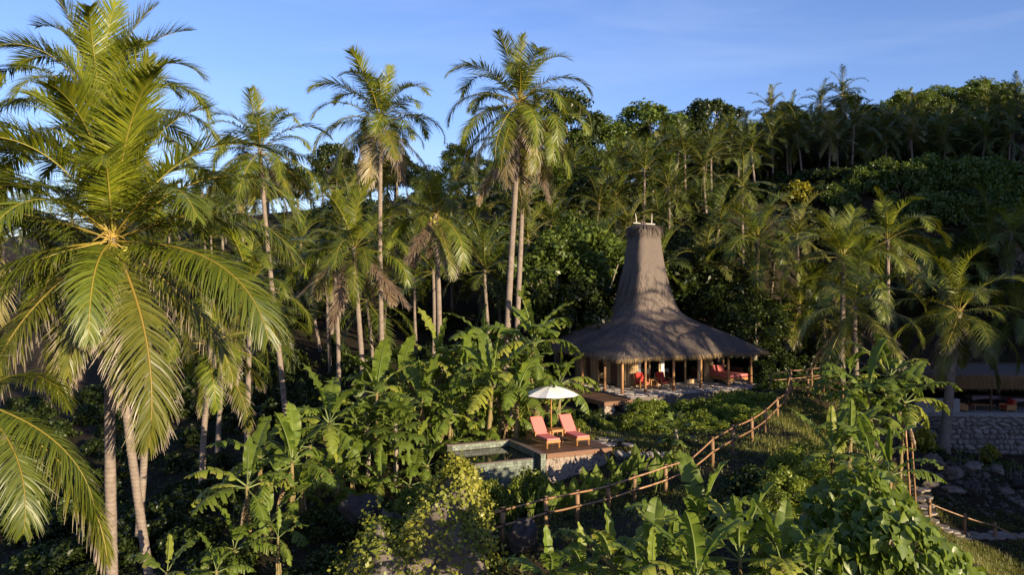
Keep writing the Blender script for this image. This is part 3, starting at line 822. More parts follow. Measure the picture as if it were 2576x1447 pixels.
def villa_roof():
    nth = 112; ths = np.linspace(0, 2 * np.pi, nth, endpoint=False)
    tt = np.linspace(0, 1, 44)
    rings = [roof_pt(np.full(nth, t), ths) for t in tt]
    last = rings[-1].copy(); c = np.array([5.7, 5.7, 0])
    u1 = last - np.array([0, 0, 0.20]); u1[:, :2] = c[:2] + (u1[:, :2] - c[:2]) * 0.975
    u2 = u1.copy(); u2[:, :2] = c[:2] + (u2[:, :2] - c[:2]) * 0.62; u2[:, 2] += 0.62
    u3 = u2.copy(); u3[:, :2] = c[:2] + (u3[:, :2] - c[:2]) * 0.05; u3[:, 2] += 0.3
    rings += [u1, u2, u3]
    V = np.concatenate(rings); n = len(rings)
    i = np.arange(n - 1)[:, None] * nth; j = np.arange(nth)[None]; j2 = (j + 1) % nth
    Fq = np.stack([i + j2, i + j, i + nth + j, i + nth + j2], -1).reshape(-1, 4)
    top = len(V); V = np.concatenate([V, [[5.7, 5.7, 10.40]]])
    fl = Fq.tolist() + [[top, int(k), int((k + 1) % nth), int((k + 1) % nth)][:3] for k in range(nth)]
    roof = ob('roof', mesh('roof', V, fl, M['thatch'], smooth=True), villa)
    # strands of thatch lying down the slope
    r = np.random.default_rng(3)
    def strands(n, t0, t1, ln, wd, lift, mt, name, droop=0.0, pw=0.65):
        t = t0 + (t1 - t0) * r.uniform(0, 1, n) ** pw
        th = r.uniform(0, 2 * np.pi, n)
        p = roof_pt(t, th); q = roof_pt(np.clip(t + 0.012, 0, 1), th); q0 = roof_pt(np.clip(t - 0.012, 0, 1), th)
        d = unit(q - q0); e = roof_pt(t, th + 0.02)
        s = unit(e - p); nn = unit(np.cross(s, d)); nn[nn[:, 2] < -0.2] *= -1
        s = unit(s + d * r.normal(0, 0.12, n)[:, None])
        d = unit(d + s * r.normal(0, 0.10, n)[:, None])
        L = ln * r.uniform(0.5, 1.3, n)[:, None]
        W = wd * r.uniform(0.6, 1.4, n)[:, None]
        lf = lift * r.uniform(0.3, 1.2, n)[:, None]
        a = p + nn * 0.012
        b = p + d * L * 0.55 + nn * lf * 0.8
        c2 = p + d * L + nn * lf - np.array([0, 0, 1.0]) * (droop * L)
        V = np.stack([a - s * W, a + s * W, b + s * W * 0.8, b - s * W * 0.8, c2 + s * W * 0.15, c2 - s * W * 0.15], 1).reshape(-1, 3)
        k = np.arange(n)[:, None] * 6
        Fq = np.stack([np.concatenate([k, k + 1, k + 2, k + 3], 1), np.concatenate([k + 3, k + 2, k + 4, k + 5], 1)], 1).reshape(-1, 4)
        fd = np.repeat(np.stack([t * 0, t * 0, r.uniform(0, 1, n)], -1), 6, axis=0)
        o = ob(name, mesh(name, V, Fq, M[mt], fd=fd), roof)
        tag(o, kind='stuff')
    strands(34000, 0.02, 0.985, 0.5, 0.014, 0.035, 'strand', 'thatch', pw=0.75)
    strands(1300, 0.0, 0.07, 0.55, 0.02, 0.12, 'strand', 'thatch_cap')
    strands(4200, 0.988, 0.999, 0.20, 0.012, 0.008, 'fringe', 'thatch_fringe', droop=0.7)
    strands(2600, 0.965, 0.992, 0.30, 0.014, 0.03, 'strand', 'eave_thatch', droop=0.3)
villa_roof()
MB().box((5.7, 5.7, 10.46), (1.75, 0.07, 0.06), M=Matrix.Rotation(R(1.5), 3, 'Y')).build('ridge_beam', M['white_paint'], villa)
for sx in (-1, 1):
    m = MB()
    base = Vector((5.7 + sx * 0.60, 5.7, 10.44)); tipp = base + Vector((sx * 0.07 - .03, 0, 0.70))
    m.tube([base, base.lerp(tipp, .35), base.lerp(tipp, .7), tipp], [0.04, 0.036, 0.03, 0.016], 7)
    for k in range(5):
        m.tube([base.lerp(tipp, .2 + .15 * k) - Vector((0, 0, .02)), base.lerp(tipp, .2 + .15 * k) + Vector((0, 0, .02))], 0.047 - 0.004 * k, 7)
    m.build('finial', M['white_paint'], villa)
m = MB()
for (x, y) in ((5.5, 5.6), (5.8, 5.75), (5.65, 5.8), (5.75, 5.6)):
    m.tube([(x, y, 10.3), (x + random.uniform(-.2, .2), y, 10.7)], [0.10, 0.01], 6)
m.build('thatch_tuft', M['thatch'], villa)
POSTS = [(0.78, 0.95), (2.42, 0.95), (4.49, 0.95), (6.58, 0.95), (8.75, 0.95), (10.62, 0.95), (0.78, 2.85), (0.78, 5.5), (0.78, 8.2), (10.6, 3.6), (10.6, 6.5)]
for i, (u, v) in enumerate(POSTS):
    pst = MB().tube([(u, v, 0.0), (u + .01, v, 1.1), (u, v - .01, 2.55)], [0.088, 0.082, 0.078], 10).build('post', M['post_wood'], villa, smooth=True)
    MB().tube([(u, v, -0.02), (u, v, 0.30)], [0.108, 0.10], 10).build('post_foot', M['fascia'], pst, smooth=True)
MB().box((5.7, 0.95, 2.33), (10.3, 0.12, 0.14)).box((0.78, 5.0, 2.33), (0.12, 8.3, 0.14)).build('eave_beam', M['dark_wood'], villa)
# room: left wall, front wall panels, back wall, inner floor
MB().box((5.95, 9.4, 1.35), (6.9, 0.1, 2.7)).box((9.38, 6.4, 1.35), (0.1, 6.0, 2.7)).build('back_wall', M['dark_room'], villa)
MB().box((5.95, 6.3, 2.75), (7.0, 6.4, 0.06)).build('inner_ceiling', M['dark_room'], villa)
def wall_panel(u0, u1, v0, v1, name='bamboo_panel'):
    L = math.hypot(u1 - u0, v1 - v0); a = math.atan2(v1 - v0, u1 - u0)
    fr = MB(); c = ((u0 + u1) / 2, (v0 + v1) / 2, 0)
    Mx = Matrix.Rotation(a, 3, 'Z')
    def loc(x, z): p = Mx @ Vector((x, 0, 0)); return (c[0] + p.x, c[1] + p.y, z)
    fr.box(loc(0, 1.25), (L - 0.004, 0.05, 2.5), a)
    o = fr.build(name, M['wall_wood'], villa)
    k = max(3, int(L / 0.13))
    for i in range(k):
        x = -L / 2 + L * (i + 0.5) / k
        p = Mx @ Vector((x, -0.034, 0))
        b = MB().tube([(c[0] + p.x, c[1] + p.y, 0.12), (c[0] + p.x, c[1] + p.y, 2.42)], L / k * 0.47, 6).build('bamboo_slat', M['wall_wood'], o)
    for z in (0.06, 1.25, 2.46):
        p = Mx @ Vector((0, -0.075, 0))
        MB().box((c[0] + p.x, c[1] + p.y, z), (L, 0.05, 0.09), a).build('crosspiece', M['wall_wood'], o)
def glass_door(u0, u1, v, swing=0.0):
    L = u1 - u0
    e = bpy.data.objects.new('glass_door', None); link(e, villa); e.location = (u0, v, 0); e.rotation_euler = (0, 0, swing)
    fr = MB()
    fr.box((0.06, 0, 1.2), (0.12, 0.05, 2.4)).box((L - 0.06, 0, 1.2), (0.12, 0.05, 2.4)).box((L / 2, 0, 0.13), (L - 0.242, 0.05, 0.26)).box((L / 2, 0, 2.34), (L - 0.242, 0.05, 0.12))
    o = fr.build('frame', M['wall_wood'], e)
    MB().box((L / 2, 0.0, 1.27), (L - 0.24, 0.012, 2.0)).build('pane', M['glass'], e)
    MB().box((L - 0.06, -0.035, 1.15), (0.035, 0.03, 0.22)).build('handle', M['iron'], e)
wall_panel(2.62, 3.40, 3.15, 3.15)
wall_panel(8.62, 9.33, 3.15, 3.15)
glass_door(4.24, 5.14, 3.15); glass_door(6.94, 8.10, 3.02)
MB().box((5.98, 3.15, 2.56), (6.7, 0.08, 0.14)).build('lintel', M['wall_wood'], villa)
MB().box((5.98, 3.15, 0.03), (6.7, 0.12, 0.06)).build('door_sill', M['pale_stone'], villa)
for v0, v1 in ((3.2, 4.1), (5.0, 5.7), (6.4, 7.3), (8.0, 9.3)): wall_panel(2.58, 2.58, v1, v0)
for v0, v1 in ((4.15, 4.95), (7.35, 7.95)):
    o = MB().box((2.62, (v0 + v1) / 2, 1.25), (0.06, v1 - v0, 2.5)).build('wooden_door', M['dark_wood'], villa)
def curtain(u, v, wd):
    pts = []
    m = MB(); n = 14
    for i in range(n + 1):
        x = u + wd * (i / n - 0.5); y = v + 0.05 * math.sin(i * 1.9)
        pts.append((x, y))
    b = len(m.v)
    for z, k in ((2.45, 1.0), (1.5, 0.85), (1.1, 0.6), (0.08, 1.05)):
        for (x, y) in pts: m.v.append((u + (x - u) * k, y, z))
    for r_ in range(3):
        for i in range(n): m.f.append((b + r_*(n+1) + i, b + r_*(n+1) + i + 1, b + (r_+1)*(n+1) + i + 1, b + (r_+1)*(n+1) + i))
    return m.build('curtain', M['white_cloth'], None, smooth=True)
def in_villa(o, label, cat, group=None):
    """a thing that stands in the villa's own frame but moves by itself"""
    o.matrix_world = Matrix.Translation((6.19, 46.0, FZ)) @ Matrix.Rotation(VY, 4, 'Z') @ o.matrix_basis
    return tag(o, label, cat, group)
in_villa(curtain(3.66, 3.32, 0.34), 'white curtain gathered beside the bamboo panel behind the left armchair', 'curtain')
in_villa(curtain(5.45, 3.32, 0.36), 'white tied curtain at the left edge of the dark open doorway', 'curtain')
in_villa(curtain(8.35, 3.32, 0.26), 'narrow white curtain between the right glass door and the bamboo panel', 'curtain')

def armchair(u, v, label):
    e = empty('armchair', (u, v, 0), 0, None)
    for x in (-0.33, 0.33):
        MB().box((x, -0.30, 0.29), (0.06, 0.06, 0.58)).build('leg', M['teak'], e, bevel=0.006)
        MB().tube([(x, 0.30, 0.0), (x, 0.30, 0.35), (x, 0.42, 0.86)], [0.03, 0.033, 0.028], 6).build('leg', M['teak'], e)
        MB().tube([(x, -0.36, 0.585), (x, 0.0, 0.60), (x, 0.36, 0.55)], [0.045, 0.035, 0.035], 6).build('armrest', M['teak'], e)
    MB().box((0, 0, 0.27), (0.6, 0.66, 0.07)).build('seat_frame', M['teak'], e, bevel=0.006)
    fr = MB()
    for z in (0.5, 0.62, 0.74, 0.85): fr.box((0, 0.33 + (z - 0.4) * 0.24, z), (0.62, 0.025, 0.06))
    fr.build('back_frame', M['teak'], e)
    c = MB().box((0, -0.02, 0.37), (0.56, 0.62, 0.12)).build('seat_cushion', M['red_cloth'], e, bevel=0.035)
    MB().box((0, -0.335, 0.37), (0.55, 0.012, 0.02)).build('piping', M['piping'], c)
    MB().box((0, 0, 0), (0.56, 0.12, 0.56), M=Matrix.Rotation(R(-14), 3, 'X')).build('back_cushion', M['red_cloth'], e, bevel=0.04, loc=(0, 0.27, 0.68))
    in_villa(e, label, 'armchair', 'armchairs on the villa terrace')
armchair(3.12, 2.30, 'wooden armchair with red cushions on the terrace, left of the small table')
armchair(4.58, 2.12, 'wooden armchair with red cushions on the terrace, right of the small table')
e = empty('side_table', (3.86, 2.25, 0))
MB().box((0, 0, 0.53), (0.58, 0.55, 0.04)).build('table_top', M['teak'], e, bevel=0.006)
for sx in (-1, 1):
    for sy in (-1, 1): MB().box((sx * 0.25, sy * 0.235, 0.255), (0.05, 0.05, 0.51)).build('leg', M['teak'], e)
MB().box((0, 0, 0.16), (0.46, 0.43, 0.025)).build('shelf', M['teak'], e)
in_villa(e, 'square wooden side table standing between the two red armchairs', 'table')
e = empty('daybed', (9.78, 2.15, 0))
MB().box((0, 0, 0.36), (1.62, 2.1, 0.16)).build('frame', M['teak'], e, bevel=0.01)
for sx in (-1, 1):
    for sy in (-1, 1): MB().box((sx * 0.74, sy * 0.98, 0.14), (0.09, 0.09, 0.279)).build('leg', M['teak'], e)
c = MB().box((0, 0, 0.56), (1.6, 2.08, 0.23)).build('mattress', M['coral_cloth'], e, bevel=0.05)
MB().box((0, 1.10, 0.75), (1.62, 0.05, 0.6)).box((0.83, 0.3, 0.72), (0.05, 1.5, 0.5)).build('backrest', M['dark_wood'], e)
in_villa(e, 'low wooden daybed with a thick coral mattress under the right end of the thatch', 'daybed')
for i, (u, v, a, lab) in enumerate([(9.25, 2.95, 0.25, 'coral pillow leaning at the wall end of the daybed'), (9.62, 2.72, -0.2, 'coral pillow standing in front on the daybed beside the other pillow')]):
    o = MB().box((0, 0, 0), (0.5, 0.16, 0.42), M=Matrix.Rotation(R(-22), 3, 'X')).build('pillow', M['coral_cloth'], None, bevel=0.06, loc=(u, v, 0.90), rot=(0, 0, a))
    in_villa(o, lab, 'pillow', 'pillows on the daybed')
o = MB().blob((0, 0, 0), (0.26, 0.26, 0.26), 2, 16, 10, 0.0).build('white_globe', M['white_cloth'], None, smooth=True, loc=(4.72, 3.7, 0.80))  # plain white sphere resting on the cabinet behind the glass door
in_villa(o, 'round white globe seen through the left glass door', 'lamp')
o = MB().box((4.72, 3.75, 0.27), (0.5, 0.5, 0.54)).build('bedside_cabinet', M['dark_wood'], None)
in_villa(o, 'dark wooden cabinet under the white globe inside the villa', 'cabinet')
e = empty('bed', (7.0, 7.0, 0))
MB().box((0, 0, 0.2), (2.0, 2.2, 0.4)).build('frame', M['dark_wood'], e)
MB().box((0, 0, 0.52), (1.9, 2.1, 0.24)).build('mattress', M['white_cloth'], e, bevel=0.05)
in_villa(e, 'white made bed in the dark room behind the open doorway', 'bed')

def local_empty(u, v, z, name, **kw):
    c, s = math.cos(VY), math.sin(VY)
    e = empty(name, (6.19 + u * c - v * s, 46 + u * s + v * c, FZ + z), VY, kw.get('label'), kw.get('cat'))
    return e
# terrace with pale paving
ter = local_empty(0, 0, 0, 'terrace'); tag(ter, kind='structure')
MB().prism([(0.4, -0.45), (11.9, -0.45), (11.9, 11.2), (0.4, 11.2)], -0.55, -0.035).build('slab', M['mortar'], ter)
rr = random.Random(5)
flag = [MB().prism([(math.cos(a + q) * r_, math.sin(a + q) * r_) for a, r_ in zip(np.linspace(0, 6.28, 8)[:-1], [rr.uniform(.40, .52) for _ in range(7)])], -0.03, 0.0).me('paving_stone', M['pale_stone']) for q in (0, .4, .8, 1.3)]
flag_d = []
for f_ in flag:
    g_ = f_.copy(); g_.materials.clear(); g_.materials.append(M['stone']); flag_d.append(g_)
for j, v in enumerate(np.arange(-0.12, 3.0, 0.62)):
    u = 0.75 + 0.3 * (j % 2)
    while u < 11.7:
        wdt = rr.uniform(0.6, 0.95)
        ob('paving_stone', rr.choice(flag), ter, (u, v + rr.uniform(-.03, .03), rr.uniform(-.004, .004)), (0, 0, rr.choice((0, 3.14)) + rr.uniform(-.2, .2)), (wdt, 0.66, 1))
        u += wdt * 0.94
for j, v in enumerate(np.arange(3.2, 9.0, 0.7)):
    ob('paving_stone', rr.choice(flag), ter, (0.95, v, 0), (0, 0, rr.uniform(0, 6)), (0.85, 0.72, 1))
    ob('paving_stone', rr.choice(flag), ter, (1.85, v + .1, 0), (0, 0, rr.uniform(0, 6)), (0.85, 0.72, 1))
# dark walkway of planks beside the terrace on rubble piers
wk = local_empty(0, 0, -0.10, 'boardwalk', label='dark brown plank boardwalk along the left edge of the villa terrace', cat='boardwalk')
v = -0.55
plank = MB().box((0, 0, 0), (1.82, 0.142, 0.05)).me('plank', M['dark_wood'])
while v < 9.0:
    ob('plank', plank, wk, (-0.54, v, -0.03 + rr.uniform(-.004, .004))); v += 0.15
MB().box((-0.54, -0.65, -0.13), (1.9, 0.05, 0.24)).box((-1.47, 4.1, -0.13), (0.05, 9.5, 0.24)).build('fascia', M['fascia'], wk)
def rubble(n, face, seed, size=0.075):
    """small stones standing proud of a rendered face; face(a, b) gives a point and the outward normal"""
    r = random.Random(seed); m = MB()
    for i in range(n):
        p, nn = face(r.random(), r.random())
        s = size * r.uniform(0.6, 1.35)
        m.blob(p, (s * (0.55 if abs(nn[0]) > .5 else 1), s * (0.55 if abs(nn[1]) > .5 else 1), s * r.uniform(.6, .9)), r.randrange(9999), 6, 3, 0.22)
    return m
for (u, v) in ((-1.15, -0.35), (0.15, -0.35), (-1.15, 2.2), (-1.15, 4.8)):
    e = local_empty(u, v, -2.2, 'stone_pier', label='rubble stone pier under the boardwalk, ' + {(-1.15, -0.35): 'at its outer front corner', (0.15, -0.35): 'at its inner front corner by the terrace', (-1.15, 2.2): 'second from the front', (-1.15, 4.8): 'third from the front'}[(u, v)], cat='pier')
    e['group'] = 'stone piers under the boardwalk'
    MB().box((0, 0, 0.9), (0.62, 0.62, 1.84)).build('core', M['mortar'], e)
    o = rubble(150, lambda a, b: ((a * .62 - .31, -.31, b * 1.8), (0, -1, 0)), 4).build('stones', M['rubble'], e); tag(o, kind='stuff')
    o = rubble(110, lambda a, b: ((-.31, a * .62 - .31, b * 1.8), (-1, 0, 0)), 5).build('stones', M['rubble'], e); tag(o, kind='stuff')
# small side hut roof just behind the right end of the villa
e = local_empty(11.2, 9.5, 0, 'outhouse', label='small grey pitched roof peeping out behind the right eave', cat='outhouse')
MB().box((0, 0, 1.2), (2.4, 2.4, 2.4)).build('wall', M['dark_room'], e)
MB().prism([(-1.5, -1.5), (1.5, -1.5), (1.5, 1.5), (-1.5, 1.5)], 2.4, 2.5).build('roof', M['thatch'], e)

# ------------------------------------------------------------------ plunge pool, sun deck, loungers
PY = R(24); PO = (-1.64, 31.6)
DZ = CZ - 7.10
def pd(u, v, z):
    c, s = math.cos(PY), math.sin(PY)
    return Vector((PO[0] + u * c - v * s, PO[1] + u * s + v * c, z))
pool = empty('plunge_pool', pd(0, 0, 0), PY, 'small square plunge pool clad in green slate blocks beside the wooden deck', 'pool')
T0 = DZ - 0.25
def wallbox(name, u0, u1, v0, v1, z0, z1, mt): return MB().box(((u0 + u1) / 2, (v0 + v1) / 2, (z0 + z1) / 2), (u1 - u0, v1 - v0, z1 - z0)).build(name, M[mt], pool)
wallbox('front_wall', 0.02, 2.85, 0.02, 0.2, DZ - 2.3, T0 - 0.03, 'grout')
wallbox('left_wall', 0.02, 0.2, 0.2, 2.7, DZ - 2.3, T0 - 0.03, 'grout')
wallbox('back_wall', 0.0, 2.85, 2.7, 2.92, DZ - 2.3, DZ - 0.03, 'grout')
wallbox('side_wall', 2.86, 3.09, -0.44, 2.92, DZ - 2.3, DZ - 0.03, 'grout')
wallbox('coping', 0.0, 2.85, 0.0, 0.2, T0 - 0.03, T0, 'coping')
wallbox('coping', 0.0, 0.2, 0.2, 2.7, T0 - 0.03, T0, 'coping')
wallbox('coping', -0.02, 2.84, 2.68, 2.98, DZ - 0.03, DZ, 'coping')
wallbox('coping', 2.84, 3.11, -0.46, 2.98, DZ - 0.03, DZ + 0.003, 'coping')
wallbox('water', 0.2, 2.86, 0.2, 2.7, T0 - 0.6, T0 - 0.035, 'pool_water')
brick_m = [MB().box((0, 0, 0), (w_, 0.03, 0.104)).me('brick', M['slate']) for w_ in (0.162, 0.13, 0.19)]
rb = random.Random(9)
def bricks(n_rows, z_top, length, place):
    for r_ in range(n_rows):
        x = 0.0
        first = True
        while x < length - 0.03:
            k = rb.randrange(3); w_ = (0.162, 0.13, 0.19)[k]
            if first and r_ % 2: sxx = 0.55
            else: sxx = 1.0
            first = False
            w2 = min(w_ * sxx, length - x)
            place(x + w2 / 2, z_top - 0.056 - r_ * 0.112, brick_m[k], w2 / w_, rb.uniform(-0.006, 0.006))
            x += w2 + 0.008
bricks(10, T0 - 0.032, 2.84, lambda x, z, me, s, j: ob('brick', me, pool, (x, 0.008 + j, z), None, (s, 1, 1)))
bricks(11, DZ - 0.034, 0.22, lambda x, z, me, s, j: ob('brick', me, pool, (2.865 + x, -0.448 + j, z), None, (s, 1, 1)))
bricks(2, DZ - 0.034, 2.6, lambda x, z, me, s, j: ob('brick', me, pool, (0.22 + x, 2.695 + j, z), None, (s, 1, 1)))
bricks(2, DZ - 0.034, 2.6, lambda x, z, me, s, j: ob('brick', me, pool, (2.852 + j, 0.12 + x, z), (0, 0, R(90)), (s, 1, 1)))
bricks(7, T0 - 0.032, 2.6, lambda x, z, me, s, j: ob('brick', me, pool, (0.008 + j, 0.1 + x, z), (0, 0, R(90)), (s, 1, 1)))
wallbox('ledge', 2.75, 3.75, -0.95, -0.45, DZ - 1.55, DZ - 1.42, 'coping')

deck = empty('sun_deck', pd(0, 0, 0), PY, 'raised brown plank deck on a rubble base beside the plunge pool', 'deck')
U0, U1, V0, V1 = 3.12, 6.15, -0.45, 3.15
m = MB().box(((U0 + U1) / 2, 0, 0), (U1 - U0 - 0.01, 0.136, 0.04)).me('plank', M['dark_wood'])
v = V0 + 0.07
while v < V1:
    ob('plank', m, deck, (rr.uniform(-.004, .004), v, DZ - 0.02 + rr.uniform(-.003, .003))); v += 0.143
MB().box(((U0 + U1) / 2, V0 - 0.025, DZ - 0.105), (U1 - U0, 0.05, 0.20)).build('fascia', M['fascia'], deck)
MB().box((U1 + 0.02, (V0 + V1) / 2, DZ - 0.105), (0.04, V1 - V0, 0.20)).build('fascia', M['fascia'], deck)
MB().box(((U0 + U1) / 2, (V0 + V1) / 2 + .02, DZ - 1.2), (U1 - U0 - 0.06, V1 - V0 - 0.1, 2.0)).build('base', M['mortar'], deck)
o = rubble(1000, lambda a, b: ((U0 + 0.03 + a * (U1 - U0 - .06), V0 + 0.07, DZ - 0.24 - b * 1.3), (0, -1, 0)), 6, 0.062).build('stones', M['rubble'], deck); tag(o, kind='stuff')
o = rubble(300, lambda a, b: ((U1 - 0.03, V0 + 0.1 + a * (V1 - V0 - .2), DZ - 0.24 - b * 0.8), (1, 0, 0)), 7, 0.062).build('stones', M['rubble'], deck); tag(o, kind='stuff')

def lounger(u, v, label):
    e = empty('sun_lounger', pd(u, v, DZ), PY, label, 'sun lounger', 'coral sun loungers on the deck')
    for sx in (-1, 1):
        MB().tube([(sx * 0.285, 0.04, 0.0), (sx * 0.27, 0.04, 0.26)], [0.026, 0.042], 4).build('leg', M['teak'], e)
        MB().tube([(sx * 0.29, 1.95, 0.0), (sx * 0.28, 1.93, 0.28)], [0.028, 0.042], 4).build('leg', M['teak'], e)
        MB().box((sx * 0.30, 1.0, 0.285), (0.05, 1.98, 0.10)).build('side_rail', M['teak'], e, bevel=0.006)
        MB().box((sx * 0.345, 1.28, 0.515), (0.075, 0.62, 0.035)).build('armrest', M['teak'], e, bevel=0.008)
        MB().box((sx * 0.345, 1.03, 0.40), (0.05, 0.05, 0.195)).build('arm_post', M['teak'], e)
        MB().box((sx * 0.345, 1.53, 0.40), (0.05, 0.05, 0.195)).build('arm_post', M['teak'], e)
    MB().box((0, 0.02, 0.285), (0.55, 0.05, 0.10)).build('end_rail', M['teak'], e, bevel=0.006)
    slats = MB()
    for k in range(9): slats.box((0, 0.12 + k * 0.12, 0.318), (0.55, 0.08, 0.02))
    slats.build('seat_slats', M['teak'], e)
    ang = R(49)
    def along(q, off): return (0, 1.17 + math.cos(ang) * q - math.sin(ang) * off, 0.37 + math.sin(ang) * q + math.cos(ang) * off)
    Mr = Matrix.Rotation(ang, 3, 'X')
    bk = MB().box(along(0.42, -0.045), (0.56, 0.86, 0.03), M=Mr).build('backrest_frame', M['teak'], e)
    MB().tube([along(0.62, -0.06), (0, 1.9, 0.30)], 0.018, 6).build('prop', M['teak'], bk)
    s = MB().box((0, 0.59, 0.375), (0.60, 1.18, 0.09)).build('seat_cushion', M['coral_cloth'], e, bevel=0.03)
    MB().box((0, -0.005, 0.375), (0.57, 0.012, 0.012)).box((0, 0.04, 0.419), (0.585, 0.010, 0.006)).build('piping', M['piping'], s)
    b = MB().box(along(0.44, 0.02), (0.60, 0.90, 0.10), M=Mr).build('back_cushion', M['coral_cloth'], e, bevel=0.035)
    MB().box(along(0.889, 0.02), (0.56, 0.016, 0.012), M=Mr).build('piping', M['piping'], b)
lounger(3.82, 0.28, 'coral cushioned wooden sun lounger nearest the pool, left of the parasol pole')
lounger(5.24, 0.30, 'coral cushioned wooden sun lounger right of the small table and parasol pole')
e = empty('side_table', pd(4.52, 1.52, DZ), PY, 'square wooden side table around the parasol pole between the sun loungers', 'table')
m = MB()
for k in range(5): m.box((-0.23 + k * 0.115, 0, 0.555), (0.105, 0.54, 0.03))
m.build('table_top', M['teak'], e)
MB().box((0, -0.24, 0.50), (0.46, 0.03, 0.08)).box((0, 0.24, 0.50), (0.46, 0.03, 0.08)).box((-0.245, 0, 0.50), (0.03, 0.5, 0.08)).box((0.245, 0, 0.50), (0.03, 0.5, 0.08)).build('apron', M['teak'], e)
for sx in (-1, 1):
    for sy in (-1, 1): MB().box((sx * 0.235, sy * 0.235, 0.235), (0.05, 0.05, 0.45)).build('leg', M['teak'], e)
um = empty('parasol', pd(4.50, 1.86, DZ), PY + 0.15, 'white octagonal parasol on a wooden pole shading the sun loungers', 'parasol')
MB().tube([(0, 0, 0), (0, 0, 2.46)], 0.024, 8).build('pole', M['teak'], um, smooth=True)
MB().tube([(0, 0, 0.0), (0, 0, 0.08)], 0.2, 12).build('base', M['concrete'], um)
m = MB(); n = 8
for lay, dz in ((0, 0.0), (1, -0.008)):
    b = len(m.v); m.v.append((0, 0, 2.42 + dz))
    for q, (r_, z) in enumerate(((0.42, 2.315), (0.85, 2.18), (1.22, 2.03))):
        for k in range(n * 2):
            a = math.pi * k / n
            rk = r_ * (1.0 if k % 2 == 0 else 0.935 + 0.0 * q); zk = z - (0.0 if k % 2 == 0 else 0.03 * (q + 1) / 3)
            m.v.append((rk * math.cos(a), rk * math.sin(a), zk + dz))
    for k in range(2 * n): m.f.append((b, b + 1 + k, b + 1 + (k + 1) % (2 * n)))
    for q in range(2):
        for k in range(2 * n):
            k2 = (k + 1) % (2 * n)
            m.f.append((b + 1 + q*2*n + k, b + 1 + (q+1)*2*n + k, b + 1 + (q+1)*2*n + k2, b + 1 + q*2*n + k2))
m.build('canopy', M['white_cloth'], um)
for k in range(8):
    a = 2 * math.pi * k / 8
    MB().tube([(0.03 * math.cos(a), 0.03 * math.sin(a), 2.39), (1.2 * math.cos(a), 1.2 * math.sin(a), 2.01)], 0.011, 5).build('rib', M['teak'], um)
MB().blob((0, 0, 2.47), (0.04, 0.04, 0.05), 1, 8, 5, 0).build('finial', M['teak'], um)

# flagstones and the low stone wall right of the deck
fp = empty('stone_path', P(1500, 1108, 35.6), 0); tag(fp, kind='structure')
for i, (px, py, d, s) in enumerate([(1500, 1112, 35.2, .95), (1535, 1117, 35.0, .8), (1520, 1103, 36.0, .9), (1555, 1108, 35.7, .75), (1545, 1096, 36.8, .8), (1580, 1118, 34.6, .7), (1528, 1090, 37.6, .7)]):
    p = P(px, py, d) - fp.location
    z = max(p.z, H(p.x + fp.location.x, p.y + fp.location.y) + 0.03 - fp.location.z)
    ob('paving_stone', flag_d[i % 4], fp, (p.x, p.y, z), (0, 0, i * 1.1), (s, s * 0.8, 2))
rw = empty('dry_stone_wall', P(1640, 1160, 32.5), 0, 'low dry stone wall of dark and pale rocks right of the deck', 'wall')
rs = [MB().blob((0, 0, 0), (0.22, 0.17, 0.13), 40 + k, 8, 5, 0.18).me('stone', M['stone'] if k < 2 else M['dark_rock']) for k in range(5)]
for j in range(5):
    for i in range(15):
        px = 1556 + i * 10.4 + rr.uniform(-3, 3); d = 32.6 + i * 0.01 - j * 0.12
        p = P(px, 1145 + j * 13 + rr.uniform(-3, 3), d) - rw.location
        ob('stone', rs[rr.choice((0, 1)) if j == 0 else rr.choice((2, 3, 4))], rw, p, (rr.uniform(-.4, .4), rr.uniform(-.4, .4), rr.uniform(0, 6)), rr.uniform(0.7, 1.15))

# ------------------------------------------------------------------ bamboo fences
def bamboo(p0, p1, r, parent, name='rail'):
    p0, p1 = Vector(p0), Vector(p1); L = (p1 - p0).length; n = max(3, int(L / 0.34))
    pts = []; rad = []
    for i in range(n + 1):
        q = p0.lerp(p1, i / n) - Vector((0, 0, 0.015 * math.sin(math.pi * i / n)))
        if i: pts.append(q - (p1 - p0) * (0.006 / L)); rad.append(r * 0.97)
        pts.append(q); rad.append(r * 1.07)
        if i < n: pts.append(q + (p1 - p0) * (0.03 / L)); rad.append(r * 0.97)
    return MB().tube(pts, rad, 7).build(name, M['bamboo'], parent, smooth=True)
def fence(name, pts, label, r=0.075, rails=(0.93, 0.46), rr_=0.034, ext=None):
    """pts: (px, py of top, py of base, distance)"""
    root = empty(name, P(pts[0][0], pts[0][2], pts[0][3]), 0, label, 'fence')
    o0 = root.location.copy(); tops = []
    for (px, pt, pb, d) in pts:
        top = P(px, pt, d) - o0; h = (pb - pt) / F * d
        base = top - Vector((0, 0, h))
        gz = H(top.x + o0.x, top.y + o0.y) - o0.z
        p = MB().tube([(base.x, base.y, min(base.z, gz) - 0.3), (base.x + .01, base.y, base.z + h * .5), (top.x, top.y, top.z)], [r * 1.04, r, r * 0.97], 9).build('post', M['fence_post'], root, smooth=True)
        for f in rails:
            MB().tube([(base.x, base.y, base.z + h * f - 0.06), (base.x, base.y, base.z + h * f + 0.06)], r * 1.22, 9).build('lashing', M['lashing'], p)
        tops.append((base, h))
    for (b0, h0), (b1, h1) in zip(tops[:-1], tops[1:]):
        for f in rails: bamboo(b0 + Vector((0, -0.075, h0 * f)), b1 + Vector((0, -0.075, h1 * f)), rr_, root)
    if ext:
        for f in rails:
            b0, h0 = tops[0]; bamboo(b0 + Vector((ext[0], ext[1], h0 * f + ext[2])), b0 + Vector((0, -0.075, h0 * f)), rr_, root)
    return root
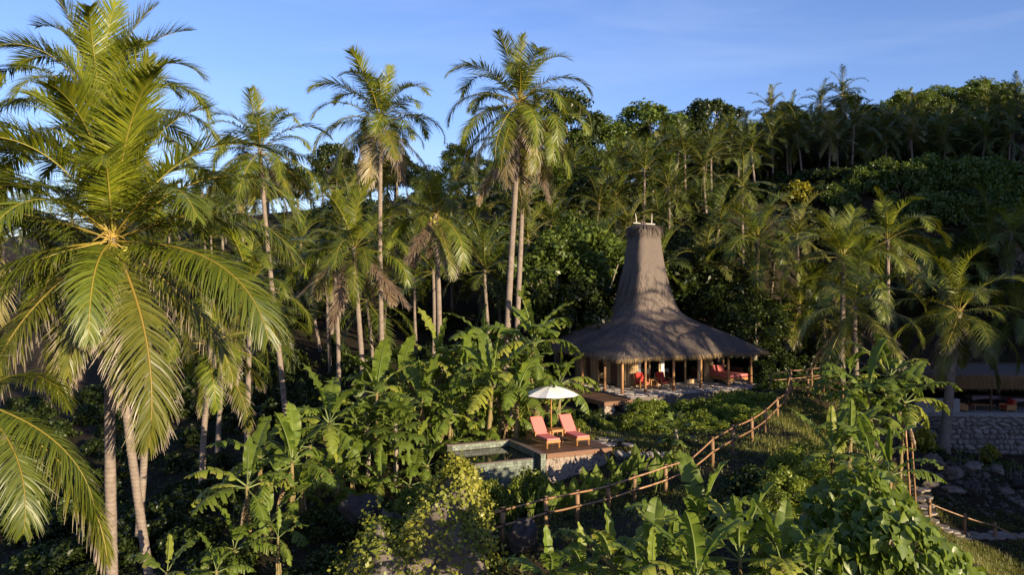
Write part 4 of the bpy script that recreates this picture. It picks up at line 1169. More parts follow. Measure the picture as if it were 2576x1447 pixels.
FT = [1277, 1249, 1234, 1218, 1195, 1169, 1149, 1100, 1070, 1050, 1028, 1000, 988]
fpts = [(px, t, b, d) for (px, b, d), t in zip(FENCE, FT)] + [(1989, 930, 992, 43.0)]
fence('bamboo_fence', fpts, 'long two-rail bamboo fence climbing the slope from the vine rock to the villa terrace', ext=(-0.25, -0.1, -0.06))
fence('bamboo_fence', [(1937, 938, 973, 48.0), (1990, 930, 972, 48.6), (2042, 925, 966, 49.4), (2072, 921, 960, 50.2)], 'short bamboo fence at the back, right of the daybed', r=0.055, rr_=0.032)
fence('bamboo_fence', [(1991, 957, 995, 43.2), (2033, 953, 992, 43.8), (2068, 946, 986, 44.5), (2120, 966, 1008, 43.6)], 'bamboo fence branching right from the top of the slope towards the dark banana plants', r=0.058, rr_=0.034)
fence('bamboo_fence', [(2338, 1258, 1311, 39.5), (2427, 1293, 1342, 39.8), (2503, 1315, 1366, 40.2), (2580, 1350, 1405, 40.0)], 'single-rail bamboo fence beside the stone path in the lower right corner', rails=(0.82,), rr_=0.04)
for (px, pt, pb, d, lab) in [(2292, 1080, 1230, 38.0, 'tall bamboo pole standing by the top of the stone path, left of its pair'), (2306, 1090, 1225, 38.4, 'tall thin bamboo pole beside the stone path, right of its pair')]:
    a = P(px - 14, pt, d); b = P(px, pb, d); b.z = H(b.x, b.y) - 0.2
    n = 9; pts = [b.lerp(a, i / n) for i in range(n + 1)]
    tag(MB().tube(pts, [0.045 * (1.12 if i % 2 else 0.95) for i in range(n + 1)], 7).build('bamboo_pole', M['bamboo'], None, smooth=True), lab, 'pole', 'bamboo poles by the path')

# ------------------------------------------------------------------ the restaurant terrace on the right
RD = 55.0
rest = empty('open_pavilion', (30.0, RD, CZ - 9.25), R(-3), 'long open pavilion with a shaggy brown thatch edge above the stone wall', 'pavilion')
MB().prism([(-3.0, 0.2), (16, 0.2), (16, 9), (-3.0, 9)], -0.6, 0.0).build('terrace', M['concrete'], rest)
m = MB()
b0 = len(m.v)
for x in (-3.4, 16.5):
    for (y, z) in ((0.4, 2.0), (0.5, 2.5), (4.0, 2.75), (8.5, 2.5), (8.5, 2.1), (4.0, 2.3)): m.v.append((x, y, z))
for k in range(6): m.f.append((k, (k + 1) % 6, 6 + (k + 1) % 6, 6 + k))
m.f.append((5, 4, 3, 2, 1, 0)); m.f.append((6, 7, 8, 9, 10, 11))
rf = m.build('roof', M['thatch'], rest)
r_ = np.random.default_rng(8)
n = 5200
x = r_.uniform(-3.4, 16.5, n); z = r_.uniform(2.1, 2.6, n); L = r_.uniform(0.25, 0.75, n); wv = 0.014 * r_.uniform(.6, 1.4, n)
y = 0.42 - 0.05 - r_.uniform(0, 0.12, n)
dx = r_.normal(0, 0.12, n)
V = np.stack([np.stack([x - wv, y + .1, z], -1), np.stack([x + wv, y + .1, z], -1), np.stack([x + dx * L * .5 + wv * .8, y - .06, z - L * .5], -1), np.stack([x + dx * L * .5 - wv * .8, y - .06, z - L * .5], -1), np.stack([x + dx * L + wv * .2, y - .05, z - L], -1), np.stack([x + dx * L - wv * .2, y - .05, z - L], -1)], 1).reshape(-1, 3)
k = np.arange(n)[:, None] * 6
Fq = np.stack([np.concatenate([k, k + 1, k + 2, k + 3], 1), np.concatenate([k + 3, k + 2, k + 4, k + 5], 1)], 1).reshape(-1, 4)
tag(ob('thatch_fringe', mesh('thatch_fringe', V, Fq, M['old_strand'], fd=np.repeat(np.stack([x * 0, x * 0, r_.uniform(0, 1, n)], -1), 6, 0)), rf), kind='stuff')
MB().box((6.5, 0.75, 1.72), (19.0, 0.14, 0.26)).build('beam', M['post_wood'], rest)
for x in (-1.5, 3.2, 8.0, 12.8): MB().tube([(x, 0.95, 0), (x, 0.95, 1.75)], 0.1, 8).build('post', M['dark_wood'], rest)
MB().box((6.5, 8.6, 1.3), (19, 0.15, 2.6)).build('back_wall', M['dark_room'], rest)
def in_rest(o, label, cat, group=None):
    o.matrix_world = Matrix.Translation((30.0, RD, CZ - 9.25)) @ Matrix.Rotation(R(-3), 4, 'Z') @ o.matrix_basis
    return tag(o, label, cat, group)
def rchair(u, v, rz, label):
    e = empty('lounge_chair', (u, v, 0), rz)
    fr = MB().box((0, 0, 0.2), (0.75, 0.75, 0.12)).box((-0.36, 0, 0.35), (0.06, 0.75, 0.3)).box((0.36, 0, 0.35), (0.06, 0.75, 0.3)).box((0, 0.36, 0.45), (0.66, 0.06, 0.7))
    fr.build('frame', M['teak'], e)
    for sx in (-1, 1):
        for sy in (-1, 1): MB().box((sx * .32, sy * .32, .07), (.06, .06, .138)).build('leg', M['teak'], e)
    MB().box((0, -0.02, 0.33), (0.64, 0.66, 0.13)).build('seat_cushion', M['red_cloth'], e, bevel=.03)
    MB().box((0, 0.24, 0.62), (0.62, 0.14, 0.5)).build('back_cushion', M['red_cloth'], e, bevel=.04)
    in_rest(e, label, 'armchair', 'red cushioned chairs in the open pavilion')
rchair(1.15, 0.95, R(80), 'low wooden chair with red cushions behind the stone wall, left of the wooden table')
rchair(4.35, 1.0, R(-80), 'low wooden chair with red cushions behind the stone wall, right of the wooden table')
e = empty('coffee_table', (2.7, 1.25, 0))
MB().box((0, 0, 0.43), (1.6, 0.75, 0.05)).build('table_top', M['teak'], e)
for sx in (-1, 1):
    for sy in (-1, 1): MB().tube([(sx * .6, sy * .3, 0), (sx * .5, sy * .2, .41)], .03, 6).build('leg', M['teak'], e)
in_rest(e, 'low wooden table between the two red chairs in the open pavilion', 'table')
for (u, v, lab) in [(4.1, 3.6, 'dining table under a mauve cloth, farther back in the open pavilion'), (6.0, 2.4, 'dining table under a mauve cloth, nearer the stone wall')]:
    e = empty('dining_table', (u, v, 0))
    MB().box((0, 0, 0.72), (2.0, 0.9, 0.05)).build('table_top', M['dark_wood'], e)
    for sx in (-1, 1):
        for sy in (-1, 1): MB().box((sx * .9, sy * .38, .345), (.07, .07, .69)).build('leg', M['dark_wood'], e)
    in_rest(e, lab.replace(' under a mauve cloth', ' of dark wood, covered by a mauve cloth'), 'table', 'dining tables in the open pavilion')
    m = MB(); pts = []
    for q in range(40):
        a = q / 40 * 4; s_ = int(a); f = a - s_
        cx = [(-1.06, -.5), (1.06, -.5), (1.06, .5), (-1.06, .5)]; p = cx[s_]; p2 = cx[(s_ + 1) % 4]
        pts.append((p[0] + (p2[0] - p[0]) * f, p[1] + (p2[1] - p[1]) * f))
    for (sc_, z) in ((1.0, 0.755), (1.02, 0.45)):
        for i, (a, b) in enumerate(pts): m.v.append((u + a * sc_ * (1 + .015 * math.sin(i * 2.2) * (z < .6)), v + b * sc_ * (1 + .03 * math.sin(i * 2.2) * (z < .6)), z + (0.1 * abs(math.sin(i * .31)) if z < .6 else 0)))
    m.f.append(tuple(range(40)))
    for i in range(40): m.f.append((i, (i + 1) % 40, 40 + (i + 1) % 40, 40 + i))
    in_rest(m.build('tablecloth', M['mauve_cloth'], None), 'mauve cloth draped over the dining table ' + ('farther back in the open pavilion' if v > 3 else 'nearer the stone wall'), 'tablecloth', 'mauve tablecloths')
e = MB().box((-0.6, 0.7, 0.45), (3.0, 0.35, 0.9)).build('stone_bench', M['concrete'], None)
in_rest(e, 'pale plastered bench wall left of the red chairs, behind the leaning palm trunk', 'bench')

wl = empty('stone_wall', (27.6, 54.4, CZ - 11.9), R(-3), 'tall grey rubble stone wall holding up the restaurant terrace', 'wall')
MB().box((6.5, 0.1, 1.25), (17.0, 0.9, 2.68)).build('core', M['mortar'], wl)
sm = []
for k in range(5):
    rs_ = random.Random(70 + k)
    poly = [(math.cos(a) * rs_.uniform(.8, 1.05), math.sin(a) * rs_.uniform(.75, 1.0)) for a in np.linspace(0, 6.28, 8)[:-1]]
    mm = MB(); b = 0
    for (s_, y) in ((1.0, 0.10), (0.92, -0.05), (0.55, -0.10)):
        for p in poly: mm.v.append((p[0] * s_, y, p[1] * s_))
    for q in range(2):
        for i in range(7): mm.f.append((q*7 + i, q*7 + (i+1) % 7, (q+1)*7 + (i+1) % 7, (q+1)*7 + i))
    mm.f.append(tuple(14 + i for i in range(7)))
    sm.append(mm.me('stone', M['stone']))
rw_ = random.Random(4)
zz = 0.1
while zz < 2.45:
    hgt = rw_.uniform(0.24, 0.38) if zz < 1.7 else rw_.uniform(0.18, 0.26)
    x = -1.6 + rw_.random() * .3
    while x < 9.0:
        wd = rw_.choice((0.2, 0.27, 0.35, 0.45, 0.6, 0.78)) * rw_.uniform(.85, 1.15)
        ob('stone', rw_.choice(sm), wl, (x + wd / 2, -0.36 + rw_.uniform(-.03, .03), zz + hgt / 2 + rw_.uniform(-.04, .04)), (0, rw_.uniform(-.45, .45), 0), (wd * 0.56, rw_.uniform(.7, 1.3), hgt * rw_.uniform(.5, .68)))
        x += wd * 1.02
    zz += hgt * 1.0
for i in range(22):
    ob('coping_stone', flag[i % 4], wl, (-1.4 + i * 0.62, 0.02, 2.63), (0, 0, i * 1.3), (0.68, 0.85, 2.2))

# ------------------------------------------------------------------ rocks
def rock_mesh(seed, mt, rough=0.6, n=22, m_=15):
    r = np.random.default_rng(seed)
    th = np.linspace(0.02, math.pi - 0.02, m_); ph = np.linspace(0, 2 * math.pi, n, endpoint=False)
    T, Ph = np.meshgrid(th, ph, indexing='ij')
    D = np.stack([np.sin(T) * np.cos(Ph), np.sin(T) * np.sin(Ph), np.cos(T)], -1)
    rad = np.ones(T.shape)
    for k in range(17):       # cut by planes: faceted stone
        nv = unit(r.normal(0, 1, 3)); dd = D @ nv
        rad = np.minimum(rad, np.where(dd > 0.1, r.uniform(0.55, 0.95) / np.maximum(dd, 0.1), 9))
    for k in range(5):
        f = r.normal(0, 3.0, 3); rad += rough * 0.12 * np.sin(D @ f * 1.6 + r.uniform(0, 6))
    rad += r.normal(0, rough * 0.05, T.shape)
    V = (D * rad[..., None]).reshape(-1, 3)
    i = np.arange(m_ - 1)[:, None] * n; j = np.arange(n)[None]; j2 = (j + 1) % n
    Fq = np.stack([i + j, i + n + j, i + n + j2, i + j2], -1).reshape(-1, 4)
    return mesh('boulder', V, Fq, M[mt])
ROCK = [rock_mesh(i, 'rock') for i in range(4)] + [rock_mesh(9, 'dark_rock')]
def boulder(px, py, d, s, label, k=0, rz=0, tilt=0.0, group='boulders on the slope by the stone path'):
    p = P(px, py, d)
    return tag(ob('boulder', ROCK[k], None, p - Vector((0, 0, .1)), (tilt, tilt * .5, rz), tuple(q * (.74 if d > 40 else 1) for q in s)), label, 'boulder', group)
boulder(2352, 1158, 46, (1.0, .8, .75), 'big slanting grey boulder left of the others, under the young plants', 0, .6, .5)
boulder(2395, 1188, 44.5, (.85, .7, .65), 'round brown grey boulder in front of the slanting boulder', 1, .3)
boulder(2450, 1172, 46, (.85, .6, .5), 'flat long pale boulder right of the round boulder', 2, .1)
boulder(2508, 1180, 46, (.78, .6, .55), 'pale grey boulder right of the flat boulder', 3, .9)
boulder(2482, 1195, 45.4, (.34, .3, .33), 'small pale stone between the two pale grey boulders', 0, 2.0)
boulder(2362, 1195, 44.5, (.55, .4, .22), 'small flat grey boulder left of the round boulder', 2, .2)
boulder(2340, 1215, 43.5, (.8, .4, .28), 'flat brownish rock beside the top of the stone path', 1, .1)
boulder(2400, 1228, 43, (.85, .5, .3), 'long low grey rock above the grassy slope', 3, -.2)
boulder(2440, 1232, 43, (.7, .5, .75), 'tall dark brown earthy rock standing above the grassy slope', 4, .4)
boulder(2565, 1215, 44, (.95, .7, .5), 'dark grey boulder at the right edge above the slope', 4, 1.2)
boulder(2530, 1232, 43, (.8, .6, .35), 'low grey boulder left of the dark edge boulder', 0, 2.2)
boulder(2570, 1262, 42, (.6, .5, .3), 'low mossy boulder below the dark edge boulder', 3, 0.2)
boulder(1317, 1352, 23.2, (.48, .45, .62), 'rounded dark boulder at the lower end of the bamboo fence', 4, .5, .15, 'boulders near the fence')
boulder(1620, 1290, 26.4, (.3, .3, .15), 'small brown stone half buried below the fence', 1, .5, 0, 'boulders near the fence')
boulder(905, 1285, 27.5, (.8, .6, .6), 'dark brown rock in the shade left of the vine rock', 4, .4, .2, 'boulders near the fence')
for i, (px, py, d) in enumerate([(1846, 1136, 32.4), (1893, 1110, 34.2), (1674, 1243, 29.0), (1793, 1172, 31)]):
    boulder(px + 6, py + 2, d, (.3, .25, .1), 'small grey footing stone at a fence post, ' + ['under the middle of the climb', 'under the upper climb', 'where the lower run ends', 'at the bend of the fence'][i], 3, i, 0, 'footing stones of the fence')
# stone path, lower right
sp = empty('stone_steps', P(2340, 1318, 39.5), 0); tag(sp, kind='structure')
pth = [(2318, 1232, 42.0), (2322, 1252, 41.2), (2328, 1272, 40.6), (2330, 1292, 40.0), (2338, 1312, 39.6), (2362, 1326, 39.5), (2388, 1338, 39.6), (2415, 1349, 39.8), (2442, 1358, 40.0), (2468, 1368, 40.2), (2495, 1377, 40.4), (2522, 1388, 40.5), (2548, 1399, 40.6), (2575, 1412, 40.7)]
for i, (px, py, d) in enumerate(pth):
    for j in range(2):
        p = P(px + (j * 2 - 1) * 9, py + (j * 2 - 1) * (-2), d + (j - .5) * 0.5)
        z = H(p.x, p.y) + 0.06
        ob('paving_stone', flag_d[(i + j) % 4], sp, (p.x - sp.location.x, p.y - sp.location.y, max(z, p.z) - sp.location.z), (0, 0, i * 1.7 + j), (0.78, 0.7, 3))

# the big vine-covered rock in front of the pool
vr = (-2.55, 24.4)
VRZ = H(*vr)
def vine_rock():
    r = np.random.default_rng(77); n, m_ = 44, 34
    th = np.linspace(0, math.pi * 0.5, m_); ph = np.linspace(0, 2 * math.pi, n, endpoint=False)
    T, Ph = np.meshgrid(th, ph, indexing='ij')
    D = np.stack([np.sin(T) * np.cos(Ph), np.sin(T) * np.sin(Ph), np.cos(T)], -1)
    q = 1 + 0.13 * np.sin(D[..., 0] * 4.2 + 1) * np.cos(D[..., 1] * 3.3) + 0.08 * np.sin(D[..., 2] * 9 + D[..., 0] * 7) + 0.05 * np.sin(D[..., 1] * 17 + 2) + r.normal(0, 0.018, T.shape)
    rad = np.array([2.15, 1.6, 4.0])
    Q = np.sign(D) * np.abs(D) ** np.array([0.7, 0.75, 0.62])
    V = Q * rad * q[..., None]
    V[..., 0] += 0.22 * (V[..., 2] - 2)      # leans right
    V[..., 2] *= 1 - 0.22 * (0.5 + 0.5 * np.sin(V[..., 0] * 2.0 + 2.4)) * (V[..., 2] > 1.2)
    V = V.reshape(-1, 3)
    i = np.arange(m_ - 1)[:, None] * n; j = np.arange(n)[None]; j2 = (j + 1) % n
    Fq = np.stack([i + j, i + n + j, i + n + j2, i + j2], -1).reshape(-1, 4)
    o = ob('vine_rock', mesh('vine_rock', V, Fq, M['rock'], smooth=False), None, (vr[0], vr[1], VRZ - 0.4))
    tag(o, 'tall rugged grey rock half hidden by yellow green creeper below the pool', 'rock')
    # creeper
    N = 15000
    k = r.integers(0, len(V), N)
    Pn = V[k] + r.normal(0, 0.13, (N, 3))
    nn = unit(V[k] * np.array([1 / 4.0, 1 / 2.6, 1 / 14.0]))
    up = (V[k][:, 2] / 4.0)
    cov = np.sin(V[k][:, 0] * 1.9 + 0.6) + 0.7 * np.sin(V[k][:, 2] * 1.3 + V[k][:, 1] * 1.5) + 2.4 * (up - 0.40) + 0.45 * np.abs(V[k][:, 0]) + r.normal(0, 0.25, N)
    cov -= 2.6 * np.exp(-((V[k][:, 0] - 0.75) / 0.55) ** 2 - ((V[k][:, 2] - 0.9) / 1.0) ** 2) + 1.2 * np.exp(-((V[k][:, 0] - 1.5) / 0.3) ** 2 - ((V[k][:, 2] - 2.6) / 0.7) ** 2)
    keep = cov > 0.15
    Pn, nn = Pn[keep], nn[keep]
    Pn = Pn + nn * r.uniform(0.02, 0.42, len(Pn))[:, None] * (0.35 + 0.9 * (0.5 + 0.5 * np.sin(Pn[:, :1] * 4.1 + 2 * np.sin(Pn[:, 2:] * 2.7))))
    Vv, Ff = cards(Pn, nn + r.normal(0, .55, Pn.shape) + np.array([0, -.1, .3]), 0.06 + 0.14 * r.uniform(0, 1, len(Pn)) ** 1.6, r, 0.7)
    cl = 0.5 + 0.5 * np.sin(Pn[:, 0] * 2.3 + Pn[:, 2] * 1.7)
    fd = np.repeat(np.stack([cl * 0, cl * 0, np.clip(cl * .55 + r.uniform(0, .45, len(Pn)), 0, 1)], -1), 4, 0)
    c = ob('creeper', mesh('creeper', Vv, Ff, M['vine_leaf'], fd=fd), None, (vr[0], vr[1], VRZ - 0.4))
    tag(c, 'yellow green creeper with small leaves draped over the grey rock', 'creeper', kind='stuff')
vine_rock()
BUSHES_ON_ROCK = [(-3.7, 24.3, 2.1, .75, 'leafy shrub growing on the left shoulder of the vine rock'), (-4.3, 24.8, 0.9, .9, 'leafy shrub at the left flank of the vine rock'), (-2.9, 25.2, 2.9, .7, 'leafy shrub crowning the vine rock'), (-1.6, 24.6, 2.6, .6, 'small leafy shrub on the top right of the vine rock'), (-4.6, 23.6, -0.2, .8, 'leafy shrub at the lower left of the vine rock')]

# big heart-leaved creeper mound, lower right
def heart_leaf(seed):
    r = random.Random(seed)
    pts = [(0, 0, 0), (0.10, -0.03, .02), (0.135, 0.06, .035), (0.10, 0.17, .03), (0, 0.29, -.04), (-0.10, 0.17, .03), (-0.135, 0.06, .035), (-0.10, -0.03, .02), (0, 0.10, -.01)]
    pts = [(x * r.uniform(.9, 1.1), y, z + r.uniform(-.01, .01)) for x, y, z in pts]
    Fq = [[0, 1, 2, 8], [8, 2, 3, 4], [8, 4, 5, 6], [0, 8, 6, 7]]
    fd = [(0, 0, seed / 4)] * 9; fd[0] = fd[8] = fd[4] = (0, .6, seed / 4)
    return mesh('leaf', pts, np.array(Fq), M['big_leaf'], fd=fd, smooth=True)
HL = [heart_leaf(i) for i in range(5)]
def heart_mound():
    mc = np.array(XY(2185, 20.2)); g = H(*mc)
    r = np.random.default_rng(12)
    root = empty('creeper_mound', (mc[0], mc[1], g), 0, 'large mound of glossy heart-shaped leaves below the banana plants, lower right', 'creeper')
    def top(n):
        dirs = unit(r.normal(0, 1, (n, 3)) + np.array([0, -0.55, 0.25])); dirs[:, 2] = np.abs(dirs[:, 2])
        q = 1 + 0.12 * np.sin(dirs[:, 0] * 5 + 1) + 0.10 * np.sin(dirs[:, 2] * 7 + dirs[:, 1] * 4)
        p = dirs * np.array([2.8, 2.4, 2.5]) * q[:, None]
        p[:, 2] -= np.clip(p[:, 0], 0, 3) * 0.42                     # falls away to the right
        p[:, 0] += np.clip(2.0 - p[:, 2], 0, 2) * 0.28
        return p, dirs
    p, dv = top(2300)
    order = np.argsort(p[:, 1] - p[:, 2] * 0.2)
    V0 = [np.array([v.co[:] for v in me.vertices]) for me in HL]
    Vs, Fs, Ds, off = [], [], [], 0
    for c, idx in enumerate(order):
        nn = Vector(dv[idx]) * 0.35 + Vector((0.30 + r.normal(0, .5), -0.35 + r.normal(0, .4), 0.35 + r.normal(0, .3)))
        z = nn.normalized(); y = Vector((r.normal(0, .5), -0.35, -0.8)); y = (y - z * y.dot(z)).normalized(); x = y.cross(z)
        Mx = Matrix((x, y, z)).transposed(); s = r.uniform(0.7, 1.15); k = int(r.integers(0, 5))
        pos = Vector(p[idx]) * float(r.uniform(0.86, 1.04))
        if c < 290:
            o = ob('leaf', HL[k], root, pos, None, s); o.rotation_euler = Mx.to_euler()
        else:
            A = (V0[k] * s) @ np.array(Mx).T + np.array(pos)
            Vs.append(A); Fs.append(np.array([[0, 1, 2, 8], [8, 2, 3, 4], [8, 4, 5, 6], [0, 8, 6, 7]]) + off); off += 9
            Ds.append(np.tile([0, 0.0, r.uniform(0, 1)], (9, 1)))
    o = ob('foliage', mesh('foliage', np.concatenate(Vs), np.concatenate(Fs), M['big_leaf'], fd=np.concatenate(Ds), smooth=True), root); tag(o, kind='stuff')
    m = MB()
    pi, _ = top(26)
    for q in pi: m.tube([(q[0] * .2, q[1] * .2, -.2), tuple(q * .6), tuple(q * .93)], [.04, .03, .012], 4, cap=False)
    m.build('stem', M['bark'], root)
heart_mound()

# ------------------------------------------------------------------ coconut palms, the ones that stand out
palm(284, 590, 22.0, 279, 5.3, 'near', 0, 9, 'huge coconut palm filling the left side, with yellow nuts under its crown', name='coconut_palm', seed=1, r0=0.175, curve=0.05, pose=[
    (0, 0, .95, 0), (100, 0, 1.0, 4), (200, 0, .95, 2), (40, 1, 1.0, 0), (150, 1, 1.05, 0), (250, 1, .9, 0), (330, 1, 1.0, -4), (95, 1, 1.0, 0),
    (295, 2, .8, 4), (15, 2, 1.05, 0), (60, 2, 1.0, 0), (130, 2, 1.0, 0), (178, 2, 1.1, -4), (225, 2, .95, 0),
    (322, 3, .95, 6), (8, 3, 1.1, -4), (165, 3, 1.15, -2), (190, 3, 1.1, 0), (85, 3, 1.0, 0), (262, 3, .8, 10),
    (-6, 4, 1.12, 4), (35, 4, 1.05, 0), (176, 4, 1.12, 0), (205, 4, 1.05, 4), (120, 4, 1.0, 0),
    (-16, 5, 1.2, -4), (190, 5, 1.05, 0), (-74, 5, .85, 4), (70, 5, 1.0, 0), (150, 5, 1.0, 0), (222, 5, 1.0, 8),
    (-38, 6, 1.18, 4), (232, 6, 1.0, 2), (205, 6, 1.05, -6), (-80, 6, .8, 0), (15, 6, .95, -4), (120, 6, .95, 0), (-58, 6, .9, 16), (250, 6, .85, 18), (30, 7, .8, 0), (180, 7, .8, 0)])
palm(255, 290, 26.5, 392, 4.6, 'near', 0, 3, 'tall coconut palm rising behind the huge left palm, its crown against the sky', seed=2, r0=0.155, curve=0.35, pose=[
    (120, 0, .95, -6), (20, 0, .9, 8), (230, 0, .9, 4), (165, 1, .95, -6), (30, 1, .95, 0), (280, 1, .85, 0), (95, 1, .9, 0),
    (5, 2, .95, 0), (170, 2, 1.0, 0), (320, 2, .9, 0), (60, 2, .9, 0), (215, 2, .9, 0), (-5, 3, .95, 2), (178, 3, 1.05, -2), (140, 3, .95, 0), (255, 3, .8, 4), (40, 3, .95, 0),
    (185, 4, 1.0, 0), (10, 4, .95, 4), (70, 4, .95, 0), (120, 4, .95, 0), (225, 4, .9, 4), (-40, 4, .9, 4), (0, 5, .9, 0), (180, 5, .95, 0), (90, 5, .9, 0), (200, 6, .9, 0), (340, 6, .85, 0)])
palm(-75, 985, 16.5, 62, 4.3, 'near', 0, 3, 'palm cut by the left edge, its two drooping fronds reaching in low down', seed=3, r0=0.16, curve=0.3, pose=[
    (-10, 5, .95, 8), (6, 6, 1.12, -4), (-28, 5, .85, 16), (-70, 6, .8, 0), (-40, 7, .6, 0), (180, 2, .9, 0), (120, 3, .9, 0), (220, 4, .9, 0), (200, 1, .9, 0), (150, 5, .9, 0), (250, 5, .8, 0), (190, 6, .9, 0), (90, 4, .75, 0)])
palm(-95, 480, 23.5, -80, 4.8, 'near', 20, 0, 'palm beyond the left edge whose long fronds reach in beside the huge palm', seed=4, lo=-55)
palm(385, 640, 31, 338, 4.3, 'mid', 22, 2, 'palm half hidden behind the right-hand fronds of the huge left palm', seed=6, lo=-66, dead=.1, r0=0.15)
palm(655, 375, 44, 727, 4.3, 'mid', 30, 0, 'slim leaning palm against the sky right of the huge left palm', seed=7, r0=0.165, lo=-55, dead=.2, curve=0.1)
palm(957, 305, 46, 962, 4.7, 'mid', 36, 0, 'tall straight palm with a full crown against the sky, left of the pair', seed=8, r0=0.165, lo=-70, dead=.06)
palm(1306, 255, 41, 1264, 4.6, 'mid', 38, 3, 'tallest palm of the close pair, its crown against the sky', seed=9, r0=0.19, lo=-74, dead=.12, curve=0.15)
palm(1316, 345, 43.5, 1294, 4.2, 'mid', 22, 2, 'slightly shorter palm of the close pair, just behind the tallest one', seed=10, r0=0.17, lo=-70, dead=.3, curve=0.15)
palm(1096, 535, 48, 1112, 4.4, 'mid', 24, 6, 'palm with greyish drooping fronds and a few nuts, right of the straight tall palm', seed=11, r0=0.19, lo=-52, dead=.75)
palm(893, 622, 43, 922, 4.3, 'mid', 26, 0, 'shorter palm with pale lower fronds left of the straight tall palm', seed=12, r0=0.17, lo=-60, dead=.5)
palm(2412, 785, 53, 2372, 5.4, 'mid', 26, 5, 'leaning palm in front of the restaurant wall, an orange tinged frond hanging', seed=13, r0=0.36, lo=-72, dead=.2, curve=-0.35)
palm(2150, 770, 44, 2160, 4.6, 'mid', 22, 0, 'stout palm with pale hanging lower fronds between the villa and the leaning palm', seed=14, r0=0.2, lo=-60, dead=.35)
palm(1905, 600, 60, 1905, 5.2, 'mid', 22, 0, 'broad young palm with upright fronds right of the thatched tower', seed=15, r0=0.22, lo=-25)
palm(2120, 645, 54, 2120, 5.3, 'mid', 24, 0, 'very broad low palm in the middle of the right-hand grove', seed=16, r0=0.22, lo=-40)
palm(2232, 600, 58, 2232, 4.8, 'mid', 22, 0, 'low palm behind the broad palm of the right-hand grove', seed=17, r0=0.2, lo=-40)
palm(2365, 690, 69, 2365, 5.6, 'mid', 22, 0, 'low palm with fanned fronds left of the leaning palm crown', seed=18, r0=0.2, lo=-40)
palm(2545, 590, 68, 2545, 5.0, 'mid', 22, 0, 'palm with pale fronds by the right edge above the restaurant', seed=19, r0=0.2, lo=-50, dead=.5)
palm(2010, 770, 60, 2010, 4.4, 'mid', 20, 0, 'dark low palm right of the villa roof, behind the stout palm', seed=20, r0=0.2, lo=-45)
palm(2560, 800, 66, 2560, 5.0, 'mid', 22, 0, 'palm cut by the right edge above the pavilion thatch', seed=21, r0=0.2, lo=-50)
for i, (px, py, d, lab) in enumerate([
    (1853, 398, 98, 'lone hill palm with a flat brown crown, leftmost of the tall row'), (1945, 348, 100, 'hill palm right of the lone brown palm'),
    (2022, 330, 99, 'hill palm with two trunks close together in the middle of the row'), (2140, 318, 98, 'hill palm below the highest palm on the ridge'),
    (2226, 322, 100, 'rightmost leaning palm of the tall row on the hill'), (2136, 238, 108, 'highest palm on the ridge, standing out against the sky'),
    (1938, 270, 112, 'ridge palm against the sky above the hill row, left one'), (1990, 290, 110, 'ridge palm against the sky next to the left ridge palm'),
    (2065, 262, 112, 'ridge palm left of the highest ridge palm'), (2200, 420, 92, 'low hill palm in front of the right end of the row'),
    (1765, 372, 99, 'hill palm at the far left end of the row, before the lone brown palm'), (1900, 372, 97, 'hill palm between the lone brown palm and the next tall one'), (1985, 340, 101, 'hill palm left of the two-trunked one'), (2085, 345, 97, 'hill palm in the gap right of the two-trunked one'), (2180, 335, 101, 'hill palm between the ridge-top palm and the rightmost leaning one'), (2300, 345, 99, 'dark hill palm beyond the right end of the row'), (2380, 352, 100, 'dark hill palm second beyond the right end of the row'), (2460, 345, 99, 'dark hill palm third beyond the right end of the row'), (2540, 350, 98, 'dark hill palm by the right edge of the row'),
    (1700, 480, 82, 'pale palm left of the broad young palm, above the thatched tower'), (1545, 490, 78, 'palm with arching fronds straight above the villa ridge poles')]):
    far_palm(*XY(px, d), P(px, py, d).z, [.9, .95, 1.0, 1.05, .95, .95, .9, .85, .9, .9, .95, .9, .95, .9, .95, .95, 1.0, .9, .95, 1.0, 1.1][i], [3, 0, 1, 3, 4, 2, 5, 2, 1, 0, 6, 5][i % 12], i % 4, i * 1.3, lab, 'palms singled out on the hill')
# palms just outside the right edge of the view; their shade falls across the thatched roof
for i, (x, y, z) in enumerate([(25, 28.5, 3.0), (28, 25.5, 4.2), (29.5, 31, 2.2), (33, 34, 1.5), (34, 28, 3.0)]):
    far_palm(x, y, CZ + z, 1.05, (0, 4, 1, 7, 0, 2)[i], i % 4, i * 1.1, 'palm beyond the right edge of the view whose shade falls on the thatched roof', 'palms beyond the right edge')
# bare palm trunks standing in the shade on the left
for i, (px, d, pyt, lean, lab) in enumerate([(505, 36, 860, -22, 'leaning palm in the shade under the hanging frond of the huge palm'), (625, 40, 720, 0, 'straight palm in the shade left of the leaning sky palm'),
        (550, 46, 790, -8, 'palm deep in the shade between the hanging frond and the straight palm'), (855, 52, 640, 14, 'slim palm in the shade behind the shorter palm')]):
    palm(px + lean * -1, pyt, d, px, 4.2, 'mid', 18, 0, lab, 'shaded palms on the left', seed=40 + i, r0=0.16, lo=-55, dead=.3, curve=0.1)

